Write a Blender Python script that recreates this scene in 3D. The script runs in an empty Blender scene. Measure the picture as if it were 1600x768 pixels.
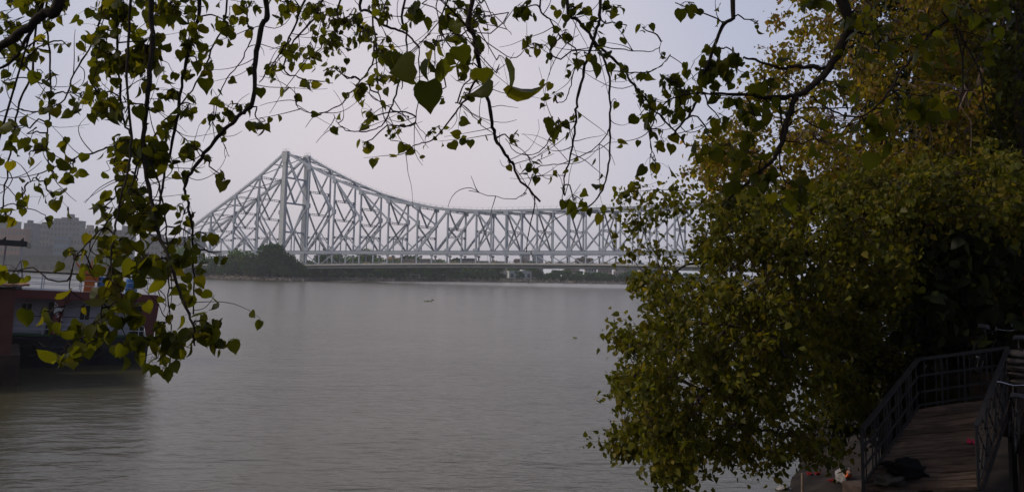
import bpy, math, random
import numpy as np
from mathutils import Vector, Matrix, noise
R = math.radians
rnd = random.Random(7)
nrg = np.random.default_rng(7)
sc = bpy.context.scene
col = sc.collection

# ------------------------------------------------------------------ camera
F = 1200.0                      # focal length in pixels of a 1600 px wide frame
PITCH, ROLL, PPY = R(5.5), 0.0165, 314.5
EYE = Vector((0, 0, 6.0))
cd = bpy.data.cameras.new('camera'); cam = bpy.data.objects.new('camera', cd); col.objects.link(cam)
cd.sensor_width = 36; cd.lens = F / 1600 * 36; cd.sensor_fit = 'HORIZONTAL'
cd.shift_y = -(384 - PPY) / 1600
cd.clip_start = 0.05; cd.clip_end = 20000
CM = Matrix.Rotation(R(90) + PITCH, 4, 'X') @ Matrix.Rotation(ROLL, 4, 'Z')
cam.matrix_world = Matrix.Translation(EYE) @ CM
sc.camera = cam
def P(px, py, D):
    """world point at ground distance D (along +Y) seen in direction of pixel px,py"""
    d = CM.to_3x3() @ Vector(((px - 800) / F, -(py - PPY) / F, -1))
    return EYE + d * (D / d.y)
def PZ(px, py, z):
    d = CM.to_3x3() @ Vector(((px - 800) / F, -(py - PPY) / F, -1))
    return EYE + d * ((z - EYE.z) / d.z)

# ------------------------------------------------------------------ world
SUN_EL, SUN_AZ = R(42), R(-98)          # azimuth from +Y, clockwise positive
w = bpy.data.worlds.new('World'); sc.world = w; w.use_nodes = True
nt = w.node_tree; nt.nodes.clear()
N = nt.nodes.new; L = nt.links.new
out = N('ShaderNodeOutputWorld'); bg = N('ShaderNodeBackground'); bg.inputs[1].default_value = 0.1
sky = N('ShaderNodeTexSky'); sky.sky_type = 'NISHITA'; sky.sun_disc = False
sky.sun_elevation = SUN_EL; sky.sun_rotation = SUN_AZ; sky.dust_density = 3; sky.air_density = 1.2
tc = N('ShaderNodeTexCoord')
dot = N('ShaderNodeVectorMath'); dot.operation = 'DOT_PRODUCT'
bd = Vector((math.sin(R(-9)) * math.cos(R(8)), math.cos(R(-9)) * math.cos(R(8)), math.sin(R(8))))
dot.inputs[1].default_value = bd
rmp = N('ShaderNodeValToRGB'); e = rmp.color_ramp.elements
e[0].position = 0.0; e[0].color = (0.15, 0.17, 0.24, 1)
e[1].position = 1.0; e[1].color = (0.62, 0.565, 0.60, 1)
x = e.new(0.72); x.color = (0.22, 0.26, 0.40, 1)
x = e.new(0.90); x.color = (0.43, 0.445, 0.55, 1)
nz = N('ShaderNodeTexNoise'); nz.inputs['Scale'].default_value = 1.6; nz.inputs['Detail'].default_value = 4
mul = N('ShaderNodeVectorMath'); mul.operation = 'SCALE'
mr = N('ShaderNodeMapRange'); mr.inputs[3].default_value = 10.9; mr.inputs[4].default_value = 13.6
mix = N('ShaderNodeMix'); mix.data_type = 'RGBA'; mix.inputs[0].default_value = 0.9
L(tc.outputs['Generated'], dot.inputs[0]); L(dot.outputs['Value'], rmp.inputs[0])
L(tc.outputs['Generated'], nz.inputs['Vector']); L(nz.outputs[0], mr.inputs[0])
L(rmp.outputs[0], mul.inputs[0]); L(mr.outputs[0], mul.inputs['Scale'])
L(sky.outputs[0], mix.inputs[6]); L(mul.outputs[0], mix.inputs[7])
L(mix.outputs[2], bg.inputs[0]); L(bg.outputs[0], out.inputs[0])

ld = bpy.data.lights.new('sun', 'SUN'); ld.energy = 2.0; ld.angle = R(10); ld.color = (1, 0.90, 0.74)
sun = bpy.data.objects.new('sun', ld); col.objects.link(sun)
sdir = Vector((math.sin(SUN_AZ) * math.cos(SUN_EL), math.cos(SUN_AZ) * math.cos(SUN_EL), math.sin(SUN_EL)))
sun.rotation_euler = (-sdir).to_track_quat('-Z', 'Y').to_euler()
vs = sc.view_settings; vs.view_transform = 'Standard'; vs.look = 'None'; vs.exposure = 0.0; vs.gamma = 1
sc.cycles.max_bounces = 6; sc.cycles.volume_bounces = 2; sc.cycles.transparent_max_bounces = 8
sc.cycles.diffuse_bounces = 3; sc.cycles.glossy_bounces = 2; sc.cycles.transmission_bounces = 3
HAZE = 0.00021

# ------------------------------------------------------------------ materials
def mat(name, c, rough=0.7, c2=None, scale=1.0, bump=0.0, bscale=None, metal=0.0, stretch=None, lo=0.35, hi=0.65):
    m = bpy.data.materials.new(name); m.use_nodes = True; t = m.node_tree
    b = t.nodes['Principled BSDF']; b.inputs['Roughness'].default_value = rough; b.inputs['Metallic'].default_value = metal
    b.inputs['Base Color'].default_value = (*c, 1)
    if rough >= .75: b.inputs['Specular IOR Level'].default_value = 0.12
    if c2 or bump:
        co = t.nodes.new('ShaderNodeTexCoord'); mp = t.nodes.new('ShaderNodeMapping')
        if stretch: mp.inputs['Scale'].default_value = stretch
        t.links.new(co.outputs['Object'], mp.inputs[0])
    if c2:
        n = t.nodes.new('ShaderNodeTexNoise'); n.inputs['Scale'].default_value = scale; n.inputs['Detail'].default_value = 6
        r = t.nodes.new('ShaderNodeValToRGB'); r.color_ramp.elements[0].color = (*c, 1); r.color_ramp.elements[1].color = (*c2, 1)
        r.color_ramp.elements[0].position = lo; r.color_ramp.elements[1].position = hi
        t.links.new(mp.outputs[0], n.inputs['Vector']); t.links.new(n.outputs[0], r.inputs[0]); t.links.new(r.outputs[0], b.inputs['Base Color'])
    if bump:
        n2 = t.nodes.new('ShaderNodeTexNoise'); n2.inputs['Scale'].default_value = bscale or scale * 3; n2.inputs['Detail'].default_value = 5
        bp = t.nodes.new('ShaderNodeBump'); bp.inputs['Strength'].default_value = bump
        t.links.new(mp.outputs[0], n2.inputs['Vector']); t.links.new(n2.outputs[0], bp.inputs['Height']); t.links.new(bp.outputs[0], b.inputs['Normal'])
    return m
def leafmat(name, cols, trans=0.5, rough=0.45, objvar=False):
    m = bpy.data.materials.new(name); m.use_nodes = True; t = m.node_tree; t.nodes.clear()
    o = t.nodes.new('ShaderNodeOutputMaterial'); g = t.nodes.new('ShaderNodeNewGeometry')
    r = t.nodes.new('ShaderNodeValToRGB'); r.color_ramp.interpolation = 'LINEAR'
    el = r.color_ramp.elements
    el[0].color = (*cols[0], 1); el[1].color = (*cols[-1], 1)
    for i, c in enumerate(cols[1:-1]):
        k = el.new((i + 1) / (len(cols) - 1)); k.color = (*c, 1)
    t.links.new(g.outputs['Random Per Island'], r.inputs[0])
    if objvar:
        oi = t.nodes.new('ShaderNodeObjectInfo'); hs = t.nodes.new('ShaderNodeHueSaturation')
        a1 = t.nodes.new('ShaderNodeMapRange'); a1.inputs[3].default_value = 0.55; a1.inputs[4].default_value = 1.9
        a2 = t.nodes.new('ShaderNodeMapRange'); a2.inputs[3].default_value = 0.515; a2.inputs[4].default_value = 0.475
        t.links.new(oi.outputs['Random'], a1.inputs[0]); t.links.new(oi.outputs['Random'], a2.inputs[0])
        t.links.new(a1.outputs[0], hs.inputs['Value']); t.links.new(a2.outputs[0], hs.inputs['Hue']); hs.inputs['Saturation'].default_value = 1.35
        t.links.new(r.outputs[0], hs.inputs['Color']); r = hs
    b = t.nodes.new('ShaderNodeBsdfPrincipled'); b.inputs['Roughness'].default_value = rough
    b.inputs['Specular IOR Level'].default_value = 0.14
    tr = t.nodes.new('ShaderNodeBsdfTranslucent')
    sc_ = t.nodes.new('ShaderNodeVectorMath'); sc_.operation = 'MULTIPLY'; sc_.inputs[1].default_value = (2.8, 2.6, 0.8)
    t.links.new(r.outputs[0], b.inputs['Base Color']); t.links.new(r.outputs[0], sc_.inputs[0]); t.links.new(sc_.outputs[0], tr.inputs[0])
    mx = t.nodes.new('ShaderNodeMixShader'); mx.inputs[0].default_value = trans
    t.links.new(b.outputs[0], mx.inputs[1]); t.links.new(tr.outputs[0], mx.inputs[2]); t.links.new(mx.outputs[0], o.inputs[0])
    return m
M = {}
M['leaf_front'] = leafmat('heart_leaf', [(0.035, 0.04, 0.006), (0.06, 0.068, 0.008), (0.105, 0.108, 0.010), (0.045, 0.052, 0.007), (0.16, 0.14, 0.012)], 0.54)
M['leaf_dense'] = leafmat('river_tree_leaf', [(0.044, 0.048, 0.007), (0.072, 0.076, 0.009), (0.12, 0.117, 0.012), (0.056, 0.058, 0.008), (0.175, 0.132, 0.018)], 0.38)
M['leaf_yellow'] = leafmat('yellowing_leaf', [(0.08, 0.075, 0.01), (0.15, 0.135, 0.015), (0.22, 0.16, 0.018), (0.10, 0.09, 0.012), (0.24, 0.13, 0.05)], 0.5)
M['leaf_deep_shade'] = leafmat('deep_shade_leaf', [(0.014, 0.018, 0.004), (0.022, 0.027, 0.006), (0.032, 0.036, 0.007)], 0.2)  # shade of the right side put into the leaf colour
M['leaf_shade'] = leafmat('shaded_olive_leaf', [(0.035, 0.042, 0.007), (0.06, 0.068, 0.010), (0.09, 0.095, 0.012), (0.045, 0.05, 0.008), (0.12, 0.09, 0.015)], 0.38)  # toned-down river leaf; the right edge's shade is in its colour
M['leaf_far'] = leafmat('bank_tree_leaf', [(0.018, 0.045, 0.012), (0.032, 0.078, 0.018), (0.07, 0.12, 0.02)], 0.12, 0.8, True)
M['leaf_far2'] = leafmat('dark_bank_tree_leaf', [(0.012, 0.032, 0.011), (0.024, 0.058, 0.016)], 0.08, 0.8, True)
M['bark'] = mat('bark', (0.035, 0.026, 0.02), 0.9, (0.07, 0.055, 0.045), 9, 0.5, 30, stretch=(1, 1, 0.4))
M['twig'] = mat('twig_bark', (0.028, 0.018, 0.016), 0.9, (0.06, 0.04, 0.034), 12)
M['pale_bark'] = mat('pale_bark', (0.16, 0.11, 0.09), 0.9, (0.26, 0.19, 0.15), 6, 0.4)
M['steel'] = mat('grey_bridge_paint', (0.37, 0.40, 0.47), 0.55, (0.43, 0.46, 0.53), 0.12)
M['tower_steel'] = mat('pale_tower_plates', (0.47, 0.48, 0.50), 0.6, (0.56, 0.56, 0.56), 0.22, stretch=(0.3, 0.3, 1))
M['steel_dark'] = mat('laced_bracing_steel', (0.20, 0.21, 0.24), 0.6, (0.30, 0.31, 0.34), 0.3)
M['girder'] = mat('dark_deck_girder', (0.10, 0.11, 0.12), 0.7, (0.16, 0.17, 0.18), 0.2)
M['fascia'] = mat('pale_footpath_kerb', (0.42, 0.41, 0.39), 0.8, (0.52, 0.50, 0.47), 0.3)
M['asphalt'] = mat('asphalt', (0.05, 0.05, 0.05), 0.9)
M['concrete'] = mat('weathered_concrete', (0.22, 0.21, 0.20), 0.9, (0.30, 0.29, 0.27), 0.4)
M['earth'] = mat('bank_earth', (0.035, 0.035, 0.024), 0.95, (0.12, 0.09, 0.07), 0.08, lo=0.45, hi=0.75)
M['mud'] = mat('wet_mud', (0.012, 0.009, 0.007), 0.95, (0.034, 0.025, 0.02), 1.3, 0.8, 4)

class MB:
    def __init__(s): s.v = []; s.f = []; s.m = []; s.mats = []
    def mi(s, m):
        if m not in s.mats: s.mats.append(m)
        return s.mats.index(m)
    def box(s, c, d, m, rot=None):
        """c centre, d full sizes"""
        mi = s.mi(m); b = len(s.v); c = Vector(c)
        for i in (-.5, .5):
            for j in (-.5, .5):
                for k in (-.5, .5):
                    p = Vector((i * d[0], j * d[1], k * d[2]))
                    if rot: p = rot @ p
                    s.v.append(tuple(c + p))
        for f in ((0, 1, 3, 2), (4, 6, 7, 5), (0, 4, 5, 1), (2, 3, 7, 6), (0, 2, 6, 4), (1, 5, 7, 3)):
            s.f.append(tuple(b + q for q in f)); s.m.append(mi)
    def bar(s, a, b_, w_, h_, m, side=None):
        """square bar from a to b; side = direction of the w_ size"""
        a = Vector(a); b_ = Vector(b_); d = b_ - a; ln = d.length
        if ln < 1e-6: return
        z = d / ln; sd = Vector(side) if side is not None else Vector((0, 0, 1))
        x_ = sd - z * sd.dot(z)
        if x_.length < 1e-3: x_ = Vector((1, 0, 0)) - z * z.x
        x_.normalize(); y_ = z.cross(x_)
        rot = Matrix((x_, y_, z)).transposed()
        s.box((a + b_) / 2, (w_, h_, ln), m, rot)
    def tube(s, pts, rad, m, n=6, cap=True):
        mi = s.mi(m); pts = [Vector(p) for p in pts]; k = len(pts)
        if not hasattr(rad, '__len__'): rad = [rad] * k
        b0 = len(s.v); up = Vector((0.3, 0.2, 1)).normalized(); px_ = None
        for i, p in enumerate(pts):
            t = (pts[min(i + 1, k - 1)] - pts[max(i - 1, 0)])
            t = t.normalized() if t.length > 1e-9 else Vector((0, 0, 1))
            if px_ is None: px_ = t.orthogonal().normalized()
            px_ = (px_ - t * px_.dot(t)); px_ = px_.normalized() if px_.length > 1e-6 else t.orthogonal().normalized()
            q = t.cross(px_)
            for j in range(n):
                a = 2 * math.pi * j / n
                s.v.append(tuple(p + (px_ * math.cos(a) + q * math.sin(a)) * rad[i]))
        for i in range(k - 1):
            for j in range(n):
                j2 = (j + 1) % n
                s.f.append((b0 + i * n + j, b0 + i * n + j2, b0 + (i + 1) * n + j2, b0 + (i + 1) * n + j)); s.m.append(mi)
        if cap:
            s.f.append(tuple(b0 + j for j in reversed(range(n)))); s.m.append(mi)
            s.f.append(tuple(b0 + (k - 1) * n + j for j in range(n))); s.m.append(mi)
    def prism(s, pts, ext, m):
        """planar polygon pts extruded by the vector ext"""
        mi = s.mi(m); b = len(s.v); n = len(pts); ext = Vector(ext)
        for p in pts: s.v.append(tuple(p))
        for p in pts: s.v.append(tuple(Vector(p) + ext))
        s.f.append(tuple(range(b, b + n))); s.f.append(tuple(reversed(range(b + n, b + 2 * n)))); s.m += [mi, mi]
        for i in range(n):
            j = (i + 1) % n; s.f.append((b + i, b + n + i, b + n + j, b + j)); s.m.append(mi)
    def rings(s, rings, m, cap=True):
        mi = s.mi(m); b = len(s.v); n = len(rings[0])
        for r in rings:
            for p in r: s.v.append(tuple(p))
        for i in range(len(rings) - 1):
            for j in range(n):
                j2 = (j + 1) % n
                s.f.append((b + i * n + j, b + i * n + j2, b + (i + 1) * n + j2, b + (i + 1) * n + j)); s.m.append(mi)
        if cap:
            s.f.append(tuple(b + j for j in reversed(range(n)))); s.f.append(tuple(b + (len(rings) - 1) * n + j for j in range(n))); s.m += [mi, mi]
    def build(s, name, parent=None, smooth=False):
        me = bpy.data.meshes.new(name); me.from_pydata(s.v, [], s.f)
        for m in s.mats: me.materials.append(m)
        me.polygons.foreach_set('material_index', s.m)
        if smooth: me.polygons.foreach_set('use_smooth', [True] * len(s.f))
        me.update()
        o = bpy.data.objects.new(name, me); col.objects.link(o)
        if parent: o.parent = parent
        return o
def tag(o, label=None, cat=None, group=None, kind=None):
    if label: o['label'] = label
    if cat: o['category'] = cat
    if group: o['group'] = group
    if kind: o['kind'] = kind
    return o
def thing(name, label, cat, loc=(0, 0, 0), rz=0.0, group=None):
    o = bpy.data.objects.new(name, None); col.objects.link(o); o.location = loc; o.rotation_euler = (0, 0, rz)
    o.empty_display_size = 0.3
    return tag(o, label, cat, group)
def copy_tree(o, parent=None):
    c = o.copy(); col.objects.link(c)
    if parent: c.parent = parent
    for ch in list(o.children): copy_tree(ch, c)
    return c
def catmull(pts, sub=5):
    pts = [Vector(p) for p in pts]; out_ = []
    n = len(pts)
    for i in range(n - 1):
        p0 = pts[max(i - 1, 0)]; p1 = pts[i]; p2 = pts[i + 1]; p3 = pts[min(i + 2, n - 1)]
        for k in range(sub):
            t = k / sub
            out_.append(0.5 * ((2 * p1) + (p2 - p0) * t + (2 * p0 - 5 * p1 + 4 * p2 - p3) * t * t + (3 * p1 - p0 - 3 * p2 + p3) * t ** 3))
    out_.append(pts[-1]); return out_

# leaves --------------------------------------------------------------------
TN_V = np.array([(0, 0, 0), (0, .12, .0), (0, .38, 0), (0, .66, -.03), (0, .86, -.08), (0, 1.10, -.18),
                 (.28, -.09, .03), (.50, .12, .08), (.52, .40, .10), (.38, .68, .05), (.15, .90, -.04),
                 (-.28, -.09, .03), (-.50, .12, .08), (-.52, .40, .10), (-.38, .68, .05), (-.15, .90, -.04)], float)
TN_F = [(0, 6, 7, 1), (1, 7, 8, 2), (2, 8, 9, 3), (3, 9, 10, 4), (4, 10, 5, 4), (0, 1, 12, 11), (1, 2, 13, 12), (2, 3, 14, 13), (3, 4, 15, 14), (4, 5, 15, 4)]
TN_F = [f if len(set(f)) == 4 else tuple(dict.fromkeys(f)) for f in TN_F]
TF_V = np.array([(0, 0, 0), (.42, .18, .1), (.33, .62, .06), (0, 1.1, -.1), (-.33, .62, .06), (-.42, .18, .1)], float)
TF_F = [(0, 1, 2, 3), (0, 3, 4, 5)]
def leaf_mesh(name, pos, size, m, near=False, down=0.8, parent=None, dirs=None):
    n = len(pos)
    if n == 0: return None
    pos = np.asarray(pos, float); size = np.asarray(size, float).reshape(n, 1)
    tv, tf = (TN_V, TN_F) if near else (TF_V, TF_F)
    y = nrg.normal(size=(n, 3)) * 0.62; y[:, 2] -= down
    if dirs is not None: y += np.asarray(dirs) * 0.8
    y /= np.linalg.norm(y, axis=1, keepdims=True)
    a = nrg.normal(size=(n, 3)); xx = np.cross(y, a); xx /= np.linalg.norm(xx, axis=1, keepdims=True)
    z = np.cross(xx, y)
    wid = nrg.uniform(0.75, 1.1, size=(n, 1)); curl = nrg.uniform(-0.6, 2.6, size=(n, 1))
    V = (pos[:, None, :] + size[:, :, None] * (tv[None, :, 0:1] * (xx * wid)[:, None, :] + tv[None, :, 1:2] * y[:, None, :] + tv[None, :, 2:3] * (z * curl)[:, None, :]))
    k = len(tv); V = V.reshape(-1, 3)
    loops = []; starts = []; tot = []
    off = 0; base = []
    for f in tf: base += list(f); starts.append(off); tot.append(len(f)); off += len(f)
    base = np.array(base); lp = (base[None, :] + (np.arange(n) * k)[:, None]).ravel()
    st = (np.array(starts)[None, :] + (np.arange(n) * off)[:, None]).ravel()
    me = bpy.data.meshes.new(name)
    me.vertices.add(len(V)); me.vertices.foreach_set('co', V.ravel())
    me.loops.add(len(lp)); me.loops.foreach_set('vertex_index', lp.astype(np.int32))
    me.polygons.add(len(st)); me.polygons.foreach_set('loop_start', st.astype(np.int32))
    me.polygons.foreach_set('loop_total', np.tile(np.array(tot), n).astype(np.int32))
    if near: me.polygons.foreach_set('use_smooth', np.ones(len(st), dtype=bool))
    me.materials.append(m); me.update(calc_edges=True)
    o = bpy.data.objects.new(name, me); col.objects.link(o)
    if parent: o.parent = parent
    return o

# ------------------------------------------------------------------ water
mw = bpy.data.materials.new('river_water'); mw.use_nodes = True; t = mw.node_tree; b = t.nodes['Principled BSDF']
b.inputs['Base Color'].default_value = (0.060, 0.054, 0.030, 1); b.inputs['Specular IOR Level'].default_value = 0.42; b.inputs['Specular Tint'].default_value = (1.0, 0.99, 0.88, 1); b.inputs['Roughness'].default_value = 0.24; b.inputs['IOR'].default_value = 1.33
co = t.nodes.new('ShaderNodeTexCoord'); mp = t.nodes.new('ShaderNodeMapping'); mp.inputs['Rotation'].default_value = (0, 0, R(18)); mp.inputs['Scale'].default_value = (0.42, 1, 1)
t.links.new(co.outputs['Object'], mp.inputs[0])
n1 = t.nodes.new('ShaderNodeTexNoise'); n1.inputs['Scale'].default_value = 1.5; n1.inputs['Detail'].default_value = 3; n1.inputs['Roughness'].default_value = 0.55
n2 = t.nodes.new('ShaderNodeTexNoise'); n2.inputs['Scale'].default_value = 0.35; n2.inputs['Detail'].default_value = 3
n3 = t.nodes.new('ShaderNodeTexNoise'); n3.inputs['Scale'].default_value = 0.035; n3.inputs['Detail'].default_value = 4
for q in (n1, n2): t.links.new(mp.outputs[0], q.inputs['Vector'])
t.links.new(co.outputs['Object'], n3.inputs['Vector'])
gst = t.nodes.new('ShaderNodeMapRange'); gst.inputs[1].default_value = 0.35; gst.inputs[2].default_value = 0.65; gst.inputs[3].default_value = 0.4; gst.inputs[4].default_value = 1.15
t.links.new(n3.outputs[0], gst.inputs[0])
# calm band of water beyond a wind line
sx = t.nodes.new('ShaderNodeSeparateXYZ'); t.links.new(co.outputs['Object'], sx.inputs[0])
lin = t.nodes.new('ShaderNodeMath'); lin.operation = 'MULTIPLY_ADD'; lin.inputs[1].default_value = 0.62
t.links.new(sx.outputs[0], lin.inputs[0]); t.links.new(sx.outputs[1], lin.inputs[2])
calm = t.nodes.new('ShaderNodeMapRange'); calm.inputs[1].default_value = 425; calm.inputs[2].default_value = 440; calm.inputs[3].default_value = 1.0; calm.inputs[4].default_value = 0.35
t.links.new(lin.outputs[0], calm.inputs[0])
m0 = t.nodes.new('ShaderNodeMath'); m0.operation = 'MULTIPLY'; t.links.new(gst.outputs[0], m0.inputs[0]); t.links.new(calm.outputs[0], m0.inputs[1])
lee = t.nodes.new('ShaderNodeMapRange'); lee.inputs[1].default_value = 25; lee.inputs[2].default_value = 260; lee.inputs[3].default_value = 1.0; lee.inputs[4].default_value = 0.42
t.links.new(sx.outputs[1], lee.inputs[0])
m1 = t.nodes.new('ShaderNodeMath'); m1.operation = 'MULTIPLY'; t.links.new(m0.outputs[0], m1.inputs[0]); t.links.new(lee.outputs[0], m1.inputs[1])
ad = t.nodes.new('ShaderNodeMath'); ad.operation = 'MULTIPLY_ADD'; ad.inputs[1].default_value = 1.6; t.links.new(n2.outputs[0], ad.inputs[0]); t.links.new(n1.outputs[0], ad.inputs[2])
bp = t.nodes.new('ShaderNodeBump'); bp.inputs['Distance'].default_value = 0.14
t.links.new(ad.outputs[0], bp.inputs['Height']); t.links.new(m1.outputs[0], bp.inputs['Strength']); t.links.new(bp.outputs[0], b.inputs['Normal'])
s = MB(); s.f = [(0, 1, 2, 3)]; s.v = [(-2400, -40, 0), (2400, -40, 0), (2400, 3900, 0), (-2400, 3900, 0)]; s.mi(mw); s.m = [0]
tag(s.build('water'), kind='structure')

# ------------------------------------------------------------------ far bank terrain
SHORE = [(-400, 1000), (-100, 960), (0, 930), (120, 900), (220, 840), (270, 740), (310, 630), (345, 560), (380, 532), (440, 520), (478, 528), (500, 560), (540, 590), (590, 610), (640, 630), (720, 665), (820, 690), (940, 700), (1100, 700), (1400, 700), (2000, 690)]
def shoreD(px):
    for (a, da), (b_, db) in zip(SHORE, SHORE[1:]):
        if px <= b_: return da + (db - da) * max(0, (px - a)) / (b_ - a)
    return SHORE[-1][1]
def GX(px, D): return (px - 800) / F * D * 0.9954
s = MB(); mi = s.mi(M['earth'])
pxs = list(range(-400, 2001, 12)); prof = [(-6, -1.5), (0, -0.2), (4, 0.9), (11, 2.2), (25, 3.6), (80, 5), (400, 6), (2900, 8)]
for px in pxs:
    D = shoreD(px) + 6 * noise.noise(Vector((px * .03, 0, 0))) + 2 * noise.noise(Vector((px * .2, 3, 0)))
    for dd, z in prof:
        s.v.append((GX(px, D + min(dd, 400)) if dd < 500 else GX(px, D + 400), D + dd, z + (0.5 * noise.noise(Vector((px * .1, dd * .1, 1))) if z > 0 else 0)))
k = len(prof)
for i in range(len(pxs) - 1):
    for j in range(k - 1): s.f.append((i * k + j, (i + 1) * k + j, (i + 1) * k + j + 1, i * k + j + 1)); s.m.append(mi)
tag(s.build('far_bank'), kind='structure')

# ------------------------------------------------------------------ haze
s = MB(); s.box((0, 1890, 62), (4960, 3980, 133), M['earth'])
hz = s.build('haze'); hm = bpy.data.materials.new('river_haze'); hm.use_nodes = True; t = hm.node_tree; t.nodes.clear()
o_ = t.nodes.new('ShaderNodeOutputMaterial'); pv = t.nodes.new('ShaderNodeVolumePrincipled')
pv.inputs['Color'].default_value = (0.97, 0.98, 1.0, 1); pv.inputs['Density'].default_value = HAZE; pv.inputs['Anisotropy'].default_value = 0.2
t.links.new(pv.outputs[0], o_.inputs['Volume']); hz.data.materials.clear(); hz.data.materials.append(hm); tag(hz, kind='stuff')

# ------------------------------------------------------------------ the bridge
TH = math.atan(0.5047); Y0 = 567.0
U = Vector((math.cos(TH), -math.sin(TH), 0)); W = Vector((math.sin(TH), math.cos(TH), 0))
B0 = Vector((-171 * 0.9954 + 1.0, Y0, 0)); CH = 20.4
bridge = thing('steel_truss_bridge', 'huge silver grey cantilever truss bridge spanning the whole river', 'bridge', (B0.x, B0.y, 0), -TH)
def BL(s_, o, h): return Vector((s_, o, CH + h))          # bridge-local coordinates
SUS = [142.7 + 21.5 * i for i in range(9)]
CAN = [23.8 * i for i in range(1, 6)]
ANC = [-24.75 * i for i in range(1, 5)]
TOPH = {0: 74.2, 23.8: 60.6, 47.6: 51, 71.4: 42.6, 95.2: 36.2, 119.0: 31.4}
def toph(s_):
    if s_ > 228.7: s_ = 457.4 - s_
    if s_ < 0: xs, ys = [-99, -74.25, -49.5, -24.75, 0], [17, 30.5, 43.5, 57.5, 74.2]
    else: xs, ys = [0, 23.8, 47.6, 71.4, 95.2, 119, 142.7, 164.2, 185.7, 228.7], [74.2, 62.5, 52, 43, 36.3, 31.2, 28, 26.6, 26.2, 26]
    return float(np.interp(s_, xs, ys))
def midh(s_):
    if s_ > 228.7: s_ = 457.4 - s_
    if s_ < 0: return toph(s_) * 0.55
    return float(np.interp(s_, [0, 23.8, 47.6, 71.4, 95.2, 119], [37, 33.5, 28.6, 23.5, 21.8, 19.5]))
def deckh(s_): return -9.9 + 2.9 * (1 - ((s_ - 228.7) / 228.7) ** 2) if -5 < s_ < 462 else -9.9 - 0.6 * 0
WID = 23.2
STL, DRK, TWS = M['steel'], M['steel_dark'], M['tower_steel']
nodes = sorted(set(ANC + [0.0] + CAN + SUS + [457.4 - q for q in CAN] + [457.4] + [457.4 - q for q in ANC]))
nodes = [q for i, q in enumerate(nodes) if i == 0 or q - nodes[i - 1] > 2]
def part(name, fn):
    m_ = MB(); fn(m_); return m_.build(name, bridge)
for oi, off in enumerate((0.0, WID)):
    def tc_(m_):
        for a, b_ in zip(nodes, nodes[1:]): m_.bar(BL(a, off, toph(a)), BL(b_, off, toph(b_)), 1.6 if abs(a) < 150 else 1.45, 1.25, STL)
        for a, b_ in zip(nodes, nodes[1:]):           # maintenance hand rail along the chord
            n_ = 5
            for q in range(n_):
                f_ = q / n_; ss = a + (b_ - a) * f_; hh = toph(a) + (toph(b_) - toph(a)) * f_
                m_.bar(BL(ss, off, hh + .8), BL(ss, off, hh + 2.1), .13, .13, DRK)
            m_.bar(BL(a, off, toph(a) + 2.1), BL(b_, off, toph(b_) + 2.1), .08, .08, DRK)
    part('top_chord', tc_)
    def bc_(m_):
        m_.bar(BL(-99, off, 0), BL(556.4, off, 0), 1.5, 1.6, STL)
        m_.bar(BL(-99, off, -1.05), BL(556.4, off, -1.05), .28, 2.2, STL)
        m_.bar(BL(-99, off, 1.0), BL(556.4, off, 1.0), .24, 2.1, STL)
    part('bottom_chord', bc_)
    for q in nodes:
        if abs(q) < 1 or abs(q - 457.4) < 1: continue
        h = toph(q)
        def vp(m_):
            m_.bar(BL(q, off, 0), BL(q, off, h), 0.95, 1.1, STL, (1, 0, 0))
            m_.box(BL(q, off, h - 1.3), (3.4, 1.7, 3.0), STL); m_.box(BL(q, off, 1.1), (3.6, 1.75, 2.4), STL)
            if q < 130 or q > 325: m_.box(BL(q, off, midh(q)), (2.6, 1.7, 3.4), STL)
        part('vertical_post', vp)
    # webs
    def diag(a, b_, wd=1.05, mt=STL): part('diagonal_brace', lambda m_: m_.bar(a, b_, wd * .82, 1.0, mt, (0, 0, 1)))
    for sgn in (1, -1):
        X_ = (lambda q: q) if sgn == 1 else (lambda q: 457.4 - q)
        arm = [0.0] + CAN
        for a, b_ in zip(arm, arm[1:]):
            diag(BL(X_(a), off, toph(a) - .5), BL(X_(b_), off, midh(b_)), 1.15); diag(BL(X_(b_), off, midh(b_)), BL(X_(a), off, .5), 1.0)
            mm = (a + b_) / 2                       # short sub posts in the lower half of the panel
            part('sub_post', lambda m_: (m_.bar(BL(X_(mm), off, 0), BL(X_(mm), off, midh(b_) * .5), .6, .7, STL, (1, 0, 0)), m_.bar(BL(X_(mm), off, midh(b_) * .5), BL(X_(b_), off, .4), .6, .6, STL)))
        arm = [0.0] + ANC
        for a, b_ in zip(arm, arm[1:]):
            if b_ < -98: diag(BL(X_(a), off, toph(a) - .5), BL(X_(b_), off, .5), 1.1); continue
            diag(BL(X_(a), off, toph(a) - .5), BL(X_(b_), off, midh(b_)), 1.15); diag(BL(X_(b_), off, midh(b_)), BL(X_(a), off, .5), 1.0)
            mm = (a + b_) / 2
            part('sub_post', lambda m_: (m_.bar(BL(X_(mm), off, 0), BL(X_(mm), off, midh(b_) * .5), .6, .7, STL, (1, 0, 0)), m_.bar(BL(X_(mm), off, midh(b_) * .5), BL(X_(b_), off, .4), .6, .6, STL)))
        diag(BL(X_(119), off, .5), BL(X_(142.7), off, toph(142.7) - .5), 1.9); diag(BL(X_(142.7), off, .5), BL(X_(164.2), off, toph(164.2) - .5), 1.5)
        for a in (164.2, 185.7, 207.2):
            b_ = a + 21.5; h = toph(a)
            diag(BL(X_(a), off, h - .5), BL(X_(b_), off, .5), 1.2)
            diag(BL(X_(a + 10.75), off, h / 2), BL(X_(a), off, .5), .8)
        for a in (142.7, 164.2, 185.7, 207.2):
            part('sub_post', lambda m_: m_.bar(BL(X_(a + 10.75), off, 0), BL(X_(a + 10.75), off, toph(a) if a > 150 else toph(a) * .5), .75, .9, STL, (1, 0, 0)))
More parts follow.
